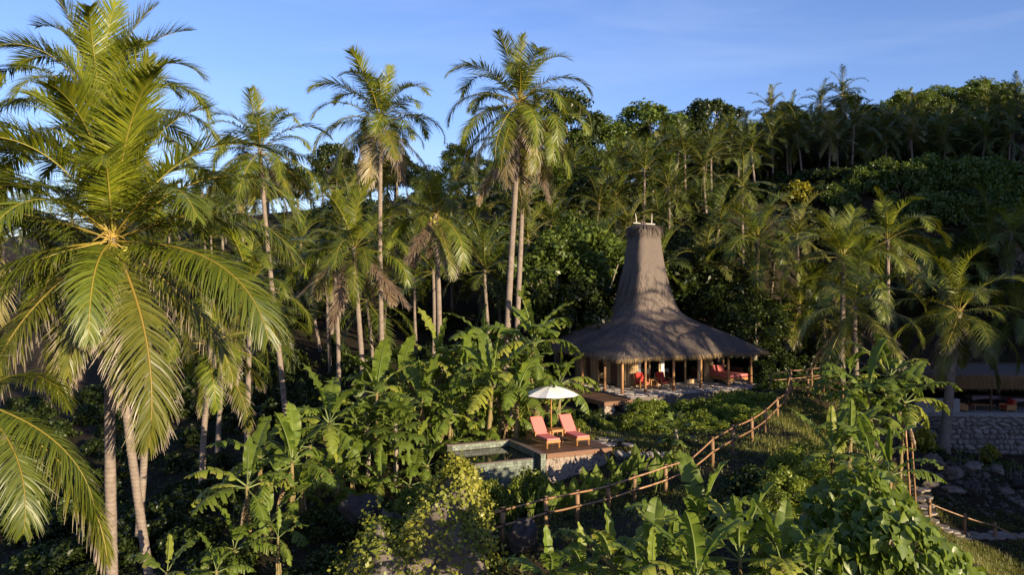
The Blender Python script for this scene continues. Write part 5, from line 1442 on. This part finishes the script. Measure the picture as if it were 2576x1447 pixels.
# ------------------------------------------------------------------ the palm grove, the hill and its trees
def grove(n, xr, yr, mind, hr, kr, label, group, seed, taken, keep=None):
    r = random.Random(seed); out = 0; tries = 0
    while out < n and tries < n * 40:
        tries += 1
        y = r.uniform(*yr); x = r.uniform(xr[0], xr[1]) * y / 100
        if keep and not keep(x, y): continue
        if any((x - a) ** 2 + (y - b) ** 2 < mind * mind for a, b in taken): continue
        taken.append((x, y)); out += 1
        h = r.uniform(*hr)
        far_palm(x, y, H(x, y) + h, r.uniform(*kr), r.randrange(8), r.randrange(4), r.uniform(0, 6.28), label, group)
taken = []
notvilla = lambda x, y: not (0 < x < 20 and y < 60) and not (x > 24 and y < 68)
grove(62, (-30, 34), (57, 92), 3.6, (4.5, 8.0), (0.85, 1.15), 'palm of the dense sunlit grove behind the banana plants and the thatched hut', 'palms of the grove behind the villa', 1, taken, lambda x, y: notvilla(x, y) and x < 22)
grove(22, (16, 62), (60, 73), 4.0, (2.2, 4.2), (0.95, 1.2), 'low broad palm of the grove right of the villa below the green shrubs', 'low palms right of the villa', 2, taken, notvilla)
grove(50, (24, 64), (101, 118), 3.4, (5.0, 8.0), (0.85, 1.05), 'palm of the dark grove covering the right-hand hill', 'palms covering the hill', 3, taken)
grove(30, (-50, 22), (92, 120), 4.2, (4.5, 7.0), (0.85, 1.05), 'distant palm on the lower hillside left of the high ridge', 'palms on the lower hillside', 4, taken)
grove(13, (-64, -24), (60, 95), 4.6, (7.0, 12.0), (0.9, 1.1), 'palm standing behind the huge left palm, mostly hidden by it', 'palms behind the huge left palm', 5, taken)

def woods(n, xr, yr, mind, kr, kinds, label, group, seed, taken, keep=None):
    r = random.Random(seed); out = 0; tries = 0
    while out < n and tries < n * 40:
        tries += 1
        y = r.uniform(*yr); x = r.uniform(*xr) * y / 100
        if keep and not keep(x, y): continue
        if any((x - a) ** 2 + (y - b) ** 2 < mind * mind for a, b in taken): continue
        taken.append((x, y)); out += 1
        k = r.uniform(*kr)
        tree(x, y, k, r.choice(kinds), label, group, r.uniform(0, 6.28), ks=(k * r.uniform(.9, 1.2), k * r.uniform(.9, 1.2), k * r.uniform(.85, 1.15)))
tk2 = []
woods(56, (25, 66), (122, 150), 3.4, (0.75, 1.12), (0, 1, 2, 4, 3), 'round dark tree on the high ridge on the right', 'trees on the high ridge', 6, tk2)
woods(30, (-40, 24), (122, 150), 4.6, (0.7, 1.0), (0, 1, 2, 4), 'dark tree on the distant lower ridge behind the tall palms', 'trees on the lower ridge', 7, tk2)
woods(16, (18, 64), (104, 122), 5.5, (0.6, 0.85), (0, 1, 4, 3), 'dark tree among the palms of the right-hand hill', 'trees among the hill palms', 8, tk2)
woods(34, (20, 66), (103, 122), 3.4, (0.5, 0.78), (0, 1, 4), 'small dark tree filling the gaps between the hill palms', 'dark trees filling the hill', 10, tk2)
woods(18, (-36, 22), (70, 125), 5.5, (0.7, 1.1), (3, 0, 4), 'leafy tree among the palms of the middle grove', 'trees among the grove palms', 9, tk2, lambda x, y: notvilla(x, y))
def tree_at(px, pyc, d, k, ti, label, rz=0, sz=1.0):
    x, y = XY(px, d); c = P(px, pyc, d)
    th = [5.6, 5.2, 6.8, 6.0, 5.0][ti]
    g = H(x, y); rz_ = [2.5, 2.2, 3.3, 2.8, 2.3][ti]
    return tree(x, y, k, ti, label, 'trees singled out', rz, ks=(k, k, (c.z - g) / (th + rz_ * 1.35) * sz))
tree_at(1440, 205, 112, 1.75, 2, 'tall dark tree against the sky just right of the close palm pair')
tree_at(1505, 282, 112, 1.35, 3, 'lower bushy tree with creepers right of the tall dark tree')
tree_at(1640, 248, 125, 1.75, 3, 'large isolated round tree on the skyline left of the high ridge', 1.0)
tree_at(1602, 300, 126, 1.0, 0, 'small tree leaning on the left side of the isolated round tree')
tree_at(1698, 285, 126, 1.0, 0, 'small tree on the right side of the isolated round tree')
tree_at(1785, 232, 128, 1.2, 1, 'small topped tree at the left end of the high ridge')
tree_at(2470, 190, 130, 1.6, 3, 'tallest light green tree on the right part of the ridge')
tree_at(2330, 222, 126, 1.0, 3, 'yellowish tree below the ridge top on the right')
tree_at(835, 345, 128, 0.9, 1, 'small dark tree on the skyline behind the straight tall palm')
tree_at(1400, 575, 58, 1.05, 3, 'leafy tree with pale bare limbs left of the thatched tower', 0.4)
tree_at(1500, 560, 60, 1.15, 3, 'bright leafy tree touching the left side of the thatched tower', 2.2)
tree_at(1455, 690, 56, 0.9, 4, 'dark low tree under the bright leafy trees, left of the villa roof', 1.1)
tree_at(1745, 600, 62, 1.0, 0, 'dark feathery tree right of the thatched tower', 0.6)
tree_at(1810, 680, 60, 0.95, 4, 'low dark tree above the right slope of the villa roof', 2.0)
tree_at(1700, 570, 68, 1.0, 1, 'dark tree close behind the thatched tower', 3.0)
tree_at(1900, 740, 57, 0.75, 4, 'dark low tree behind the right end of the villa roof', 4.0)
tree_at(1585, 620, 64, 1.0, 1, 'dark tree hidden behind the thatched tower', 5.0)
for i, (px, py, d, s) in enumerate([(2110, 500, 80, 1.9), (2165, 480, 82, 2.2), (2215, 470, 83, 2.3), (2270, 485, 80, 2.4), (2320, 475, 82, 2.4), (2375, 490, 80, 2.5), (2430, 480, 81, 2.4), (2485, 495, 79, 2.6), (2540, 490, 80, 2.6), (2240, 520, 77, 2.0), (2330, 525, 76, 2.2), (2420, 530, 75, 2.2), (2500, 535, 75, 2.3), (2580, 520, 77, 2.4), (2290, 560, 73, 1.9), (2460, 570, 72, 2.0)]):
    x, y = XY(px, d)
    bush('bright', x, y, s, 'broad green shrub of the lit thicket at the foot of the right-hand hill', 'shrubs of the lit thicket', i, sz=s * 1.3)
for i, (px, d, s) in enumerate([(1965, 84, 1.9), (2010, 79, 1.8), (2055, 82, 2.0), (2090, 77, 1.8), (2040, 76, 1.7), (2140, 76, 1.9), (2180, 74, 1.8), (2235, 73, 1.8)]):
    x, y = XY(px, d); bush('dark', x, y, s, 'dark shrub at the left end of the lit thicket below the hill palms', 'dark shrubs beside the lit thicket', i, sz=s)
x, y = XY(2005, 82); bush('yellow', x, y, 2.2, 'reddish bare-branched shrub at the foot of the hill palms', None, 0)
# understorey filling the gaps between trunks
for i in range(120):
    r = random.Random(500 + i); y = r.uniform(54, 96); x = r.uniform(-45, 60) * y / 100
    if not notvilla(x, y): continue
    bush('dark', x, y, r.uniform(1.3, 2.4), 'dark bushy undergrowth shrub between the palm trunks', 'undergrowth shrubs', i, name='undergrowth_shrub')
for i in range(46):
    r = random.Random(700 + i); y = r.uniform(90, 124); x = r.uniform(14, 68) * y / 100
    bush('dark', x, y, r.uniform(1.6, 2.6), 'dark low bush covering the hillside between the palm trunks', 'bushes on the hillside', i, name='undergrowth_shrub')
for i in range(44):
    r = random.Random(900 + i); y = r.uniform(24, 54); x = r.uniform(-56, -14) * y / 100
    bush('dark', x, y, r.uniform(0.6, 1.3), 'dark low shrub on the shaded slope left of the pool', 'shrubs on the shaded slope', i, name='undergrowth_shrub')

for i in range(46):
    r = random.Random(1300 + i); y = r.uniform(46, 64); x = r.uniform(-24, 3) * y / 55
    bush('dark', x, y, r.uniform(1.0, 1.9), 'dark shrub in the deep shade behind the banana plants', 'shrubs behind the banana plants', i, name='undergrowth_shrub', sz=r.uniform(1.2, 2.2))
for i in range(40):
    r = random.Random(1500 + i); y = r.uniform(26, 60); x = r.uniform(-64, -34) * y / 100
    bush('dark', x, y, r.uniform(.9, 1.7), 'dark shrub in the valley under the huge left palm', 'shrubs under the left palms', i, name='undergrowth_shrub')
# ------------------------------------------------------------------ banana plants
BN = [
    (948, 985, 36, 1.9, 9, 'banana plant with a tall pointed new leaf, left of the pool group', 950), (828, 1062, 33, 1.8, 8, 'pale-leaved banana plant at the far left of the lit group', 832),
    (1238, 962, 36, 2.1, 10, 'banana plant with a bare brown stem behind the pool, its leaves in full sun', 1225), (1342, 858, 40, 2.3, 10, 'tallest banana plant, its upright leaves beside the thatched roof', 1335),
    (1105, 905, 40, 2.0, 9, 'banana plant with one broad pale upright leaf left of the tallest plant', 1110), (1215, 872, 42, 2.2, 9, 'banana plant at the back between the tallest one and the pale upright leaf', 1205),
    (1302, 985, 35.6, 2.0, 9, 'banana plant by the deck whose torn leaves arch over the parasol', 1296), (1402, 1040, 38.5, 1.3, 7, 'small banana plant standing behind the parasol pole', 1400),
    (1062, 1010, 36.5, 1.8, 8, 'banana plant with a dark thin stem left of the bare brown stem', 1060), (1132, 1035, 35.6, 1.5, 8, 'low banana plant directly behind the pool corner', 1130),
    (1005, 965, 39, 1.9, 8, 'banana plant in the second row left of the pool', 1010), (1168, 948, 38.5, 1.9, 9, 'banana plant in the middle of the lit thicket', 1170),
    (1408, 965, 41, 1.8, 8, 'banana plant between the parasol and the villa boardwalk', 1405), (1330, 925, 40.5, 1.9, 8, 'banana plant in the second row behind the arching leaves', 1328),
    (1265, 915, 41, 2.0, 8, 'banana plant in the thicket below the tallest leaves', 1262), (1275, 1035, 37.0, 1.5, 7, 'short banana plant beside the thick cut stem', 1272), (1190, 1040, 37.2, 1.4, 7, 'short banana plant left of the bare brown stem', 1188),
    (1090, 975, 39.5, 1.8, 8, 'banana plant in the back row above the papaya tree', 1090), (900, 1020, 37, 1.7, 7, 'banana plant leaning left at the edge of the lit group', 905),
    (622, 1222, 28, 1.7, 7, 'lone banana plant on the dark slope, its lower leaf hanging left', 628), (735, 1162, 29.5, 1.7, 8, 'banana plant on the dark slope right of the lone one', 733), (655, 1150, 31, 1.6, 6, 'banana plant with one lit upright leaf on the dark slope', 655), (700, 1350, 25, 0.8, 4, 'tiny banana shoot with one bright leaf low on the dark slope', 700), (780, 1120, 34, 1.6, 7, 'banana plant between the dark slope and the pale-leaved plant', 785),
    (420, 1440, 24, 1.0, 4, 'small banana shoot at the bottom edge, left of the palm trunk', 420), (545, 1435, 24, 1.0, 5, 'small banana shoot at the bottom edge below the dark slope', 545)]
for i, (px, py, d) in enumerate([(800, 1140, 31.5), (850, 1150, 31), (885, 1125, 32.5), (960, 1135, 31.8), (1030, 1130, 32), (1075, 1110, 33.8), (1045, 1085, 35), (760, 1190, 30), (1150, 1090, 36), (1215, 1085, 36.4), (1255, 1080, 36.6), (1100, 1075, 36), (680, 1250, 28.2), (590, 1290, 27), (860, 1100, 34)]):
    BN.append((px, py, d, 1.35, 6, 'low leafy banana sucker in the green mass left of and behind the pool', px))
BR = [
    (2185, 985, 38, 1.9, 9, 'banana plant in the centre of the right-hand clump', 2190), (2240, 945, 39.5, 1.9, 9, 'banana plant of the right-hand clump leaning to the pavilion', 2238), (2135, 945, 41, 1.8, 8, 'banana plant at the back left of the right-hand clump', 2140), (2275, 1010, 37.5, 1.9, 8, 'banana plant of the right-hand clump with long torn leaves reaching right', 2262), (2190, 1045, 36.5, 1.6, 8, 'lower banana plant of the right-hand clump above the bank', 2200),
    (2095, 1140, 29.5, 1.5, 7, 'banana plant with a yellow green upright leaf above the heart-leaved mound', 2098), (2192, 1165, 28, 1.5, 7, 'banana plant with twin upright leaves just behind the heart-leaved mound', 2190), (2240, 1190, 26.5, 1.5, 6, 'banana plant at the right of the mound, one bright leaf reaching right', 2235), (2140, 1100, 33, 1.5, 6, 'banana plant half hidden between the bank and the mound', 2140)]
BF = [
    (1545, 1425, 18.6, 1.35, 7, 'foreground banana plant with one broad upright leaf below the fence', 1545), (1765, 1335, 20.0, 1.55, 8, 'foreground banana plant with the tallest wavy leaf, right of the fence posts', 1768), (1640, 1450, 17.8, 1.2, 7, 'foreground banana plant between the broad leaf and the tall wavy leaf', 1640),
    (1862, 1400, 18.8, 1.4, 8, 'foreground banana plant with leaves arching right of the tall wavy leaf', 1860), (1968, 1420, 18.2, 1.15, 5, 'foreground banana plant with a single upright leaf by the heart-leaved mound', 1968), (1470, 1440, 18.6, 1.1, 6, 'foreground banana plant with low leaves at the dark boulder', 1470), (1752, 1450, 17.4, 1.2, 7, 'foreground banana plant at the bottom edge under the tall wavy leaf', 1750), (1385, 1455, 18.4, 1.2, 5, 'low foreground banana plant left of the broad upright leaf', 1385), (2050, 1455, 17.6, 1.1, 6, 'foreground banana plant at the bottom edge under the mound', 2050), (1690, 1400, 19.0, 1.2, 6, 'foreground banana plant just left of the tall wavy leaf', 1690)]
for i, (px, py, d, L, n, lab, bp) in enumerate(BN):
    banana(px, py, d, L, n, lab, 100 + i, bp, stem_r=0.075 * L / 1.6 + 0.02, dead=(2 if i % 3 == 2 else 1), group='banana plants on the pool slope' if i < 26 else 'banana suckers by the pool')
for i, (px, py, d, L, n, lab, bp) in enumerate(BR):
    banana(px, py, d, L, n, lab, 160 + i, bp, stem_r=0.09, dead=1, group='banana plants on the right', hi=(66 if i < 5 else 86))
for i, (px, py, d, L, n, lab, bp) in enumerate(BF):
    banana(px, py, d, L, n, lab, 190 + i, bp, stem_r=0.07, dead=0, group='banana plants in front', lo=8)
for i, (px, d, h, lab) in enumerate([(1343, 36.8, 1.5, 'thick cut-off brown banana stump beside the deck')]):
    x, y = XY(px - 5, d); z = H(x, y)
    tag(MB().tube([(x, y, z - .2), (x + .12, y, z + h * .5), (x + .3, y, z + h)], [.21, .19, .13], 9).build('banana_stump', M['banana_stem'], None, smooth=True), lab, 'stump')

# papaya tree left of the pool
def papaya_leaf(seed):
    r = random.Random(seed); m = MB(); fd = []
    V = [(0, 0, 0)]; Fq = []; 
    m.tube([(0, 0, 0), (0.3, 0, .14), (0.6, 0, .16)], [.014, .011, .008], 4, cap=False)
    base = Vector((0.6, 0, .16))
    for k in range(7):
        a = R(-125 + 250 * k / 6); l = 0.42 * (1 - 0.12 * abs(k - 3))
        d = Vector((math.cos(a), math.sin(a), -0.12)); s = Vector((-math.sin(a), math.cos(a), 0))
        b = len(m.v)
        for f, w_, z in ((0, .02, 0), (.35, .055, .02), (.55, .11, 0), (.75, .05, -.02), (1.0, .012, -.09)):
            q = base + d * l * f + Vector((0, 0, z)); m.v.append(tuple(q + s * w_)); m.v.append(tuple(q - s * w_))
        for q in range(4): m.f.append((b + 2*q, b + 2*q + 1, b + 2*q + 3, b + 2*q + 2))
    n = len(m.v)
    return mesh('leaf', m.v, m.f, M['tree_leaf_bright'], fd=np.tile([0, 0, seed * .3], (n, 1)))
PL = [papaya_leaf(i) for i in range(3)]
def papaya(px, py, d, n, label, seed, k=1.0):
    r = random.Random(seed); c = P(px, py, d); g = H(c.x, c.y)
    root = empty('papaya_tree', (c.x, c.y, g), 0, label, 'papaya tree', 'papaya trees'); h = c.z - g
    MB().tube([(0, 0, -.2), (.03, 0, h * .5), (0, 0, h + .15)], [.11, .09, .06], 8).build('trunk', M['bark'], root, smooth=True)
    for i in range(n):
        f = i / n
        ob('leaf', PL[i % 3], root, (0, 0, h + .15 - .5 * f), (0, R(-62 + 95 * f + r.uniform(-8, 8)), i * 2.4), k * r.uniform(.9, 1.25))
    for i in range(5):
        a = i * 1.3
        MB().blob((math.cos(a) * .12, math.sin(a) * .12, h - .45 - .12 * (i % 3)), (.06, .06, .09), i, 8, 5, .02).build('papaya_fruit', M['papaya'], root, smooth=True)
papaya(995, 1075, 33.0, 34, 'papaya tree with a dense feathery crown and green fruit left of the pool', 1, 1.25)
papaya(925, 1075, 33.8, 26, 'smaller papaya tree left of the fruiting one', 2, 1.15)
papaya(1700, 1090, 34.2, 20, 'low papaya-like feathery plant on the bank above the fence', 3, .8)

# elephant-ear plants along the fence
def ear_leaf(seed):
    r = random.Random(seed); m = MB()
    h = 0.62; m.tube([(0, 0, 0), (0.02, 0, h * .5), (0.06, 0, h)], [.016, .013, .009], 4, cap=False); nb = len(m.v)
    L, W = 0.46, 0.155
    prof = [(-.30, .25), (-.16, .72), (0, 1.0), (.25, .92), (.5, .66), (.75, .34), (1.0, .03)]
    for u, w_ in prof:
        x = 0.06 + 0.10 * u; z = h + u * L * 0.93
        for s in (-1, -.5, 0, .5, 1):
            m.v.append((x - 0.05 * abs(s) * w_, s * W * w_ * r.uniform(.95, 1.05), z - (0.10 if u < 0 and s == 0 else 0) * 0 + 0.012 * math.sin(u * 20 + s * 2)))
    for q in range(6):
        for s in range(4): m.f.append((nb + q*5 + s, nb + q*5 + s + 1, nb + (q+1)*5 + s + 1, nb + (q+1)*5 + s))
    n = len(m.v); fd = np.tile([0, 0, seed * .22], (n, 1)); fd[:nb, 1] = .8; fd[nb + 2::5, 1] = .9
    return mesh('leaf', m.v, m.f, M['ear_leaf'], fd=fd, smooth=True)
EL = [ear_leaf(i) for i in range(4)]
EAR = [(1335, 1285, 27.2), (1410, 1262, 27.6), (1432, 1240, 28.4), (1455, 1222, 29.2), (1480, 1250, 28.2), (1502, 1222, 29.5), (1520, 1238, 28.8), (1545, 1232, 29.4), (1468, 1195, 30.4), (1515, 1190, 30.8), (1560, 1205, 30.6), (1590, 1222, 29.8), (1575, 1185, 31.4), (1540, 1170, 31.8), (1618, 1190, 31.0), (1640, 1215, 29.9), (1668, 1175, 31.0), (1690, 1165, 31.4), (1712, 1185, 30.2), (1600, 1165, 32.0), (1440, 1275, 27.4), (1388, 1290, 26.9), (1555, 1250, 28.6), (1655, 1240, 29.2)]
for i, (px, py, d) in enumerate(EAR):
    r = random.Random(i + 300); x, y = XY(px, d)
    root = empty('elephant_ear', (x, y, H(x, y)), 0, 'upright green elephant-ear plant in the bed between the deck wall and the fence', 'plant', 'elephant-ear plants behind the fence')
    for k in range(r.randint(4, 6)):
        ob('leaf', r.choice(EL), root, (r.uniform(-.14, .14), r.uniform(-.12, .12), 0), (r.uniform(-.22, .22), r.uniform(-.15, .3), r.uniform(-1.2, 1.2) - 1.57), r.uniform(.75, 1.25))

# shrubs
HS = [(1612, 1003, 44.2, .95), (1662, 1004, 44.4, 1.0), (1722, 1006, 44.0, 1.0), (1638, 1030, 41, 1.0), (1702, 1034, 41, 1.1), (1772, 1002, 43.6, 1.1), (1762, 1030, 41, 1.1), (1832, 985, 43.5, 1.3), (1884, 982, 43.5, 1.3), (1848, 1015, 41, 1.25), (1608, 1075, 38, 1.0), (1662, 1075, 37.4, 1.15), (1790, 1050, 38.6, 1.1), (1922, 1000, 42.4, .9), (1592, 1052, 39.6, .9), (1694, 1056, 39, 1.0), (1735, 1070, 37.6, .9), (1885, 1035, 39.5, .9)]
HL_ = ['first from the left along the terrace edge', 'second from the left along the terrace edge', 'third from the left along the terrace edge', 'left in the middle row', 'second in the middle row', 'under the dark young plants at the terrace edge', 'third in the middle row', 'tall one under the right corner post', 'tall one below the daybed', 'large one where the middle row meets the fence', 'at the lower left corner near the flagstones', 'lowest one beside the feathery plant', 'between the feathery plant and the fence', 'at the upper right end by the fence posts', 'at the left end facing the stone pier', 'in the lower row above the lowest one', 'in the lower row right of the lowest one', 'by the fence on the upper climb']
for i, (px, py, d, s) in enumerate(HS):
    x, y = XY(px, d); sz_ = min(1.9, max(0.7, (P(px, py, d).z - H(x, y)) / 0.95))
    bush('hedge', x, y, s, 'rounded hedge shrub below the terrace, ' + HL_[i], 'hedge shrubs below the terrace', i, sz=sz_)
for i, (px, d, s, lab) in enumerate([(1238, 29.6, .72, 'left one of the low shrubs under the pool wall'), (1290, 29.2, .7, 'middle one of the low shrubs under the pool wall'), (1345, 29.6, .85, 'taller right shrub against the slate pool wall'), (1385, 28.8, .65, 'small shrub at the foot of the pool ledge')]):
    x, y = XY(px, d); bush('hedge', x, y, s * 1.1, lab, 'shrubs under the pool wall', i, sz=max(.6, (P(px, (1206, 1212, 1182, 1205)[i], d).z - H(x, y)) / 0.95))
for i, (px, d, s, kd, lab) in enumerate([(1478, 38.5, .8, 'dark', 'dark shrub right of the sun loungers, before the stone pier'), (1446, 37.6, .6, 'hedge', 'small pale shrub directly behind the right sun lounger'), (1500, 41, .9, 'dark', 'dark shrub at the foot of the stone pier'), (1440, 42, 1.0, 'dark', 'dark shrub under the boardwalk left of the pier'), (1520, 38.2, .55, 'hedge', 'small shrub by the flagstones'),
        (1960, 49, 1.1, 'bright', 'leafy plant right of the daybed behind the short fence'), (1990, 52, 1.3, 'dark', 'dark shrub behind the short back fence'), (2040, 53, 1.4, 'dark', 'dark tall shrub right of the short back fence'), (2090, 50, 1.2, 'dark', 'dark shrub behind the branching fence'), (1930, 52, 1.1, 'bright', 'lighter shrub under the right end of the roof'),
        (1905, 27.5, 1.15, 'dark', 'dense dark shrub below the bend of the fence, left of the mound'), (1975, 26.5, 1.2, 'fine', 'fine-leaved shrub left of the heart-leaved mound'), (1850, 25.5, 1.0, 'dark', 'dark shrub in the hollow below the fence'), (2010, 30, 1.1, 'fine', 'fine-leaved shrub on the grassy slope above the mound'), (2060, 28, .9, 'fine', 'fine-leaved shrub behind the yellow green banana leaf'), (1790, 26.5, .8, 'dark', 'small dark shrub below the fence bend'),
        (1210, 22.5, .7, 'hedge', 'leafy shrub at the foot of the vine rock, right side'), (1260, 21, .6, 'dark', 'dark shrub at the bottom edge right of the vine rock'), (905, 24.5, .85, 'bright', 'shrub in the shade at the left foot of the vine rock'), (820, 25, .8, 'dark', 'dark shrub on the slope left of the vine rock'), (880, 30.5, .7, 'hedge', 'shrub beneath the papaya trees'), (1000, 29.5, .8, 'hedge', 'shrub above the vine rock, left of the pool wall'), (1080, 28.8, .75, 'hedge', 'shrub above the vine rock in front of the pool corner')]):
    x, y = XY(px, d); bush(kd, x, y, s, lab, None, i)
for (px, d, s, lab) in [(2325, 51, 1.05, 'croton shrub with bright yellow tips beside the leaning palm base'), (2490, 52, .85, 'slim croton shrub with a yellow tip against the stone wall')]:
    x, y = XY(px, d); bush('yellow', x, y, s, lab, 'yellow croton shrubs', 0, sz=s * 1.5)
    bush('dark', x + .3, y - .4, s * .8, lab.replace('croton shrub', 'dark green shrub below the croton').replace(' with bright yellow tips', '').replace('slim ', '').replace(' with a yellow tip', ''), None, 1)
for i, (x, y, z, s, lab) in enumerate(BUSHES_ON_ROCK): bush('hedge', x, y, s, lab, 'shrubs on the vine rock', i, z=VRZ + z)
for i, (px, d, s) in enumerate([(1915, 55, 1.3), (1950, 57, 1.5), (1985, 55.5, 1.4), (2020, 57.5, 1.6), (2060, 56, 1.5), (2095, 54, 1.4), (1935, 60, 1.6), (2000, 61, 1.7), (2050, 60, 1.7), (1880, 60, 1.5)]):
    x, y = XY(px, d); bush('dark', x, y, s, 'dark leafy shrub in the shade right behind the villa', 'shrubs behind the villa', i, name='undergrowth_shrub', sz=s * 1.3)
for i in range(26):
    r = random.Random(1700 + i); x = r.uniform(-9, 15); y = r.uniform(9, 18.5) if x < 3 or x > 12 else r.uniform(9, 16.5)
    bush('dark', x, y, r.uniform(.8, 1.3), 'low dark shrub under the foreground banana plants', 'shrubs under the foreground bananas', i, name='undergrowth_shrub', sz=r.uniform(.7, 1.0))
# young plants in the bed under the wall
m = MB(); fdv = []
for k in range(9):
    a = k * 2.4; d = Vector((math.cos(a), math.sin(a), 0)); s = Vector((-d.y, d.x, 0)) * .03; b = len(m.v); q0 = Vector((0, 0, .38 + .02 * k))
    for f, z, w_ in ((0, 0, .4), (.16, .16, 1), (.32, .18, .1)): m.v.append(tuple(q0 + d * f + Vector((0, 0, z)) + s * w_)); m.v.append(tuple(q0 + d * f + Vector((0, 0, z)) - s * w_))
    m.f += [(b, b+1, b+3, b+2), (b+2, b+3, b+5, b+4)]
SPR = mesh('leaves', m.v, m.f, M['tree_leaf_bright'], fd=np.tile([0, 0, .3], (len(m.v), 1)))
STM = MB().tube([(0, 0, -.1), (.01, 0, .55)], [.022, .014], 5).me('stem', M['bark'])
for i in range(18):
    r = random.Random(i + 60); px = 2370 + i * 11.5 + r.uniform(-4, 4); d = r.uniform(48.5, 51.5); x, y = XY(px, d)
    e = empty('young_plant', (x, y, H(x, y)), r.uniform(0, 6), 'thin young plant in the dark bed between the stone wall and the boulders', 'plant', 'young plants below the stone wall')
    k = r.uniform(.9, 1.7); ob('leaves', SPR, e, None, None, k); ob('stem', STM, e, None, None, k)

r9 = random.Random(91); m = MB()
for i in range(900):
    x = r9.uniform(20, 34); y = r9.uniform(43.2, 51.5); s_ = 0.05 + 0.16 * r9.random() ** 3
    m.blob((x, y, H(x, y) + s_ * .3), (s_ * r9.uniform(.8, 1.4), s_ * r9.uniform(.8, 1.3), s_ * .7), r9.randrange(999), 6, 3, .25)
tag(m.build('rubble', M['rock'], None), 'loose stones scattered over the dark soil under the wall', 'stones', kind='stuff')
# ------------------------------------------------------------------ ground cover and grass
def scatter(name, n, region, size, mt, seed, kind='leaf', mask=None, lift=0.12):
    r = np.random.default_rng(seed)
    d = r.uniform(region[2], region[3], n * 3); x = r.uniform(region[0], region[1], n * 3)
    if mask is not None:
        k = mask(x, d, r); x, d = x[k], d[k]
    x, d = x[:n], d[:n]; n = len(x)
    z = Hn(x, d)
    Pn = np.stack([x, d, z], -1)
    if kind == 'leaf':
        lump = 0.5 + 0.5 * np.sin(x * 2.1 + np.sin(d * 1.7)) * np.cos(d * 1.9 + x)
        Pn[:, 2] += lift * r.uniform(0, 1, n) * (0.4 + 1.6 * lump)
        V, Fq = cards(Pn, r.normal(0, .55, (n, 3)) + np.array([0, 0, .9]), size * r.uniform(.6, 1.4, n), r, 0.6)
        rv = np.clip(.5 * lump + r.uniform(0, .5, n), 0, 1); fd = np.repeat(np.stack([rv * 0, rv * 0, rv], -1), 4, 0)
    else:
        h = size * r.uniform(.5, 1.4, n); a = r.uniform(0, 6.28, n); ln = h * r.uniform(.15, .7, n)
        dirv = np.stack([np.cos(a), np.sin(a), 0 * a], -1); s = np.stack([-np.sin(a), np.cos(a), 0 * a], -1) * 0.009
        p1 = Pn + dirv * (ln * .35)[:, None] + np.array([0, 0, 1]) * (h * .65)[:, None]; p2 = Pn + dirv * ln[:, None] + np.array([0, 0, 1]) * (h * .95)[:, None]
        V = np.stack([Pn - s, Pn + s, p1 + s * .8, p1 - s * .8, p2 + s * .1, p2 - s * .1], 1).reshape(-1, 3)
        k = np.arange(n)[:, None] * 6
        Fq = np.stack([np.concatenate([k, k+1, k+2, k+3], 1), np.concatenate([k+3, k+2, k+4, k+5], 1)], 1).reshape(-1, 4)
        rv = r.uniform(0, 1, n); fd = np.stack([np.tile([0, 0, .6, .6, 1, 1], n), np.zeros(n * 6), np.repeat(rv, 6)], -1)
    o = ob(name, mesh(name, V, Fq, M[mt], fd=fd)); tag(o, kind='stuff')
def clear(x, d):
    """keeps plants off the terrace, the deck, the pool and the paths"""
    c, s = math.cos(VY), math.sin(VY); u = (x - 6.19) * c + (d - 46) * s; v = -(x - 6.19) * s + (d - 46) * c
    ok = ~((u > -1.6) & (u < 12) & (v > -.9) & (v < 11.4))
    c, s = math.cos(PY), math.sin(PY); u = (x - PO[0]) * c + (d - PO[1]) * s; v = -(x - PO[0]) * s + (d - PO[1]) * c
    ok &= ~((u > -.1) & (u < 6.4) & (v > -.6) & (v < 3.2))
    return ok
SPX = np.array([XY(a, c) for a, b, c in pth])
def offpath(x, d):
    D = np.min(np.hypot(x[:, None] - SPX[None, :, 0], d[:, None] - SPX[None, :, 1]), 1)
    return D > 0.75
patch = lambda x, d: np.sin(x * 0.9 + 1.3 * np.sin(d * .6)) + np.cos(d * .8 + x * .4)
scatter('ground_cover', 30000, (-1, 19, 20, 46)[0:4], 0.10, 'cover_leaf', 1, mask=lambda x, d, r: clear(x, d) & (patch(x, d) + r.normal(0, .5, len(x)) > -0.4) & (x < 6 + (d - 20) * .55), lift=.07)
scatter('grass', 26000, (0, 19, 21, 46), 0.15, 'grass_blade', 2, 'blade', mask=lambda x, d, r: clear(x, d) & (patch(x + 3, d) + r.normal(0, .4, len(x)) > 0.2) & (x < 6 + (d - 20) * .55))
scatter('slope_cover', 22000, (13, 32, 28, 45), 0.11, 'cover_leaf', 3, mask=lambda x, d, r: offpath(x, d) & (patch(x, d) + r.normal(0, .4, len(x)) > -0.5) & (d < 45 - (x - 18) * .1), lift=.14)
scatter('slope_grass', 30000, (12, 30, 26, 42), 0.26, 'grass_blade', 4, 'blade', mask=lambda x, d, r: offpath(x, d) & (patch(x * 1.7, d * 1.6) + r.normal(0, .5, len(x)) > -0.3))
scatter('leaf_litter', 26000, (-24, 0, 20, 56), 0.13, 'tree_leaf', 5, mask=lambda x, d, r: clear(x, d) & (patch(x, d) > -0.6), lift=.25)
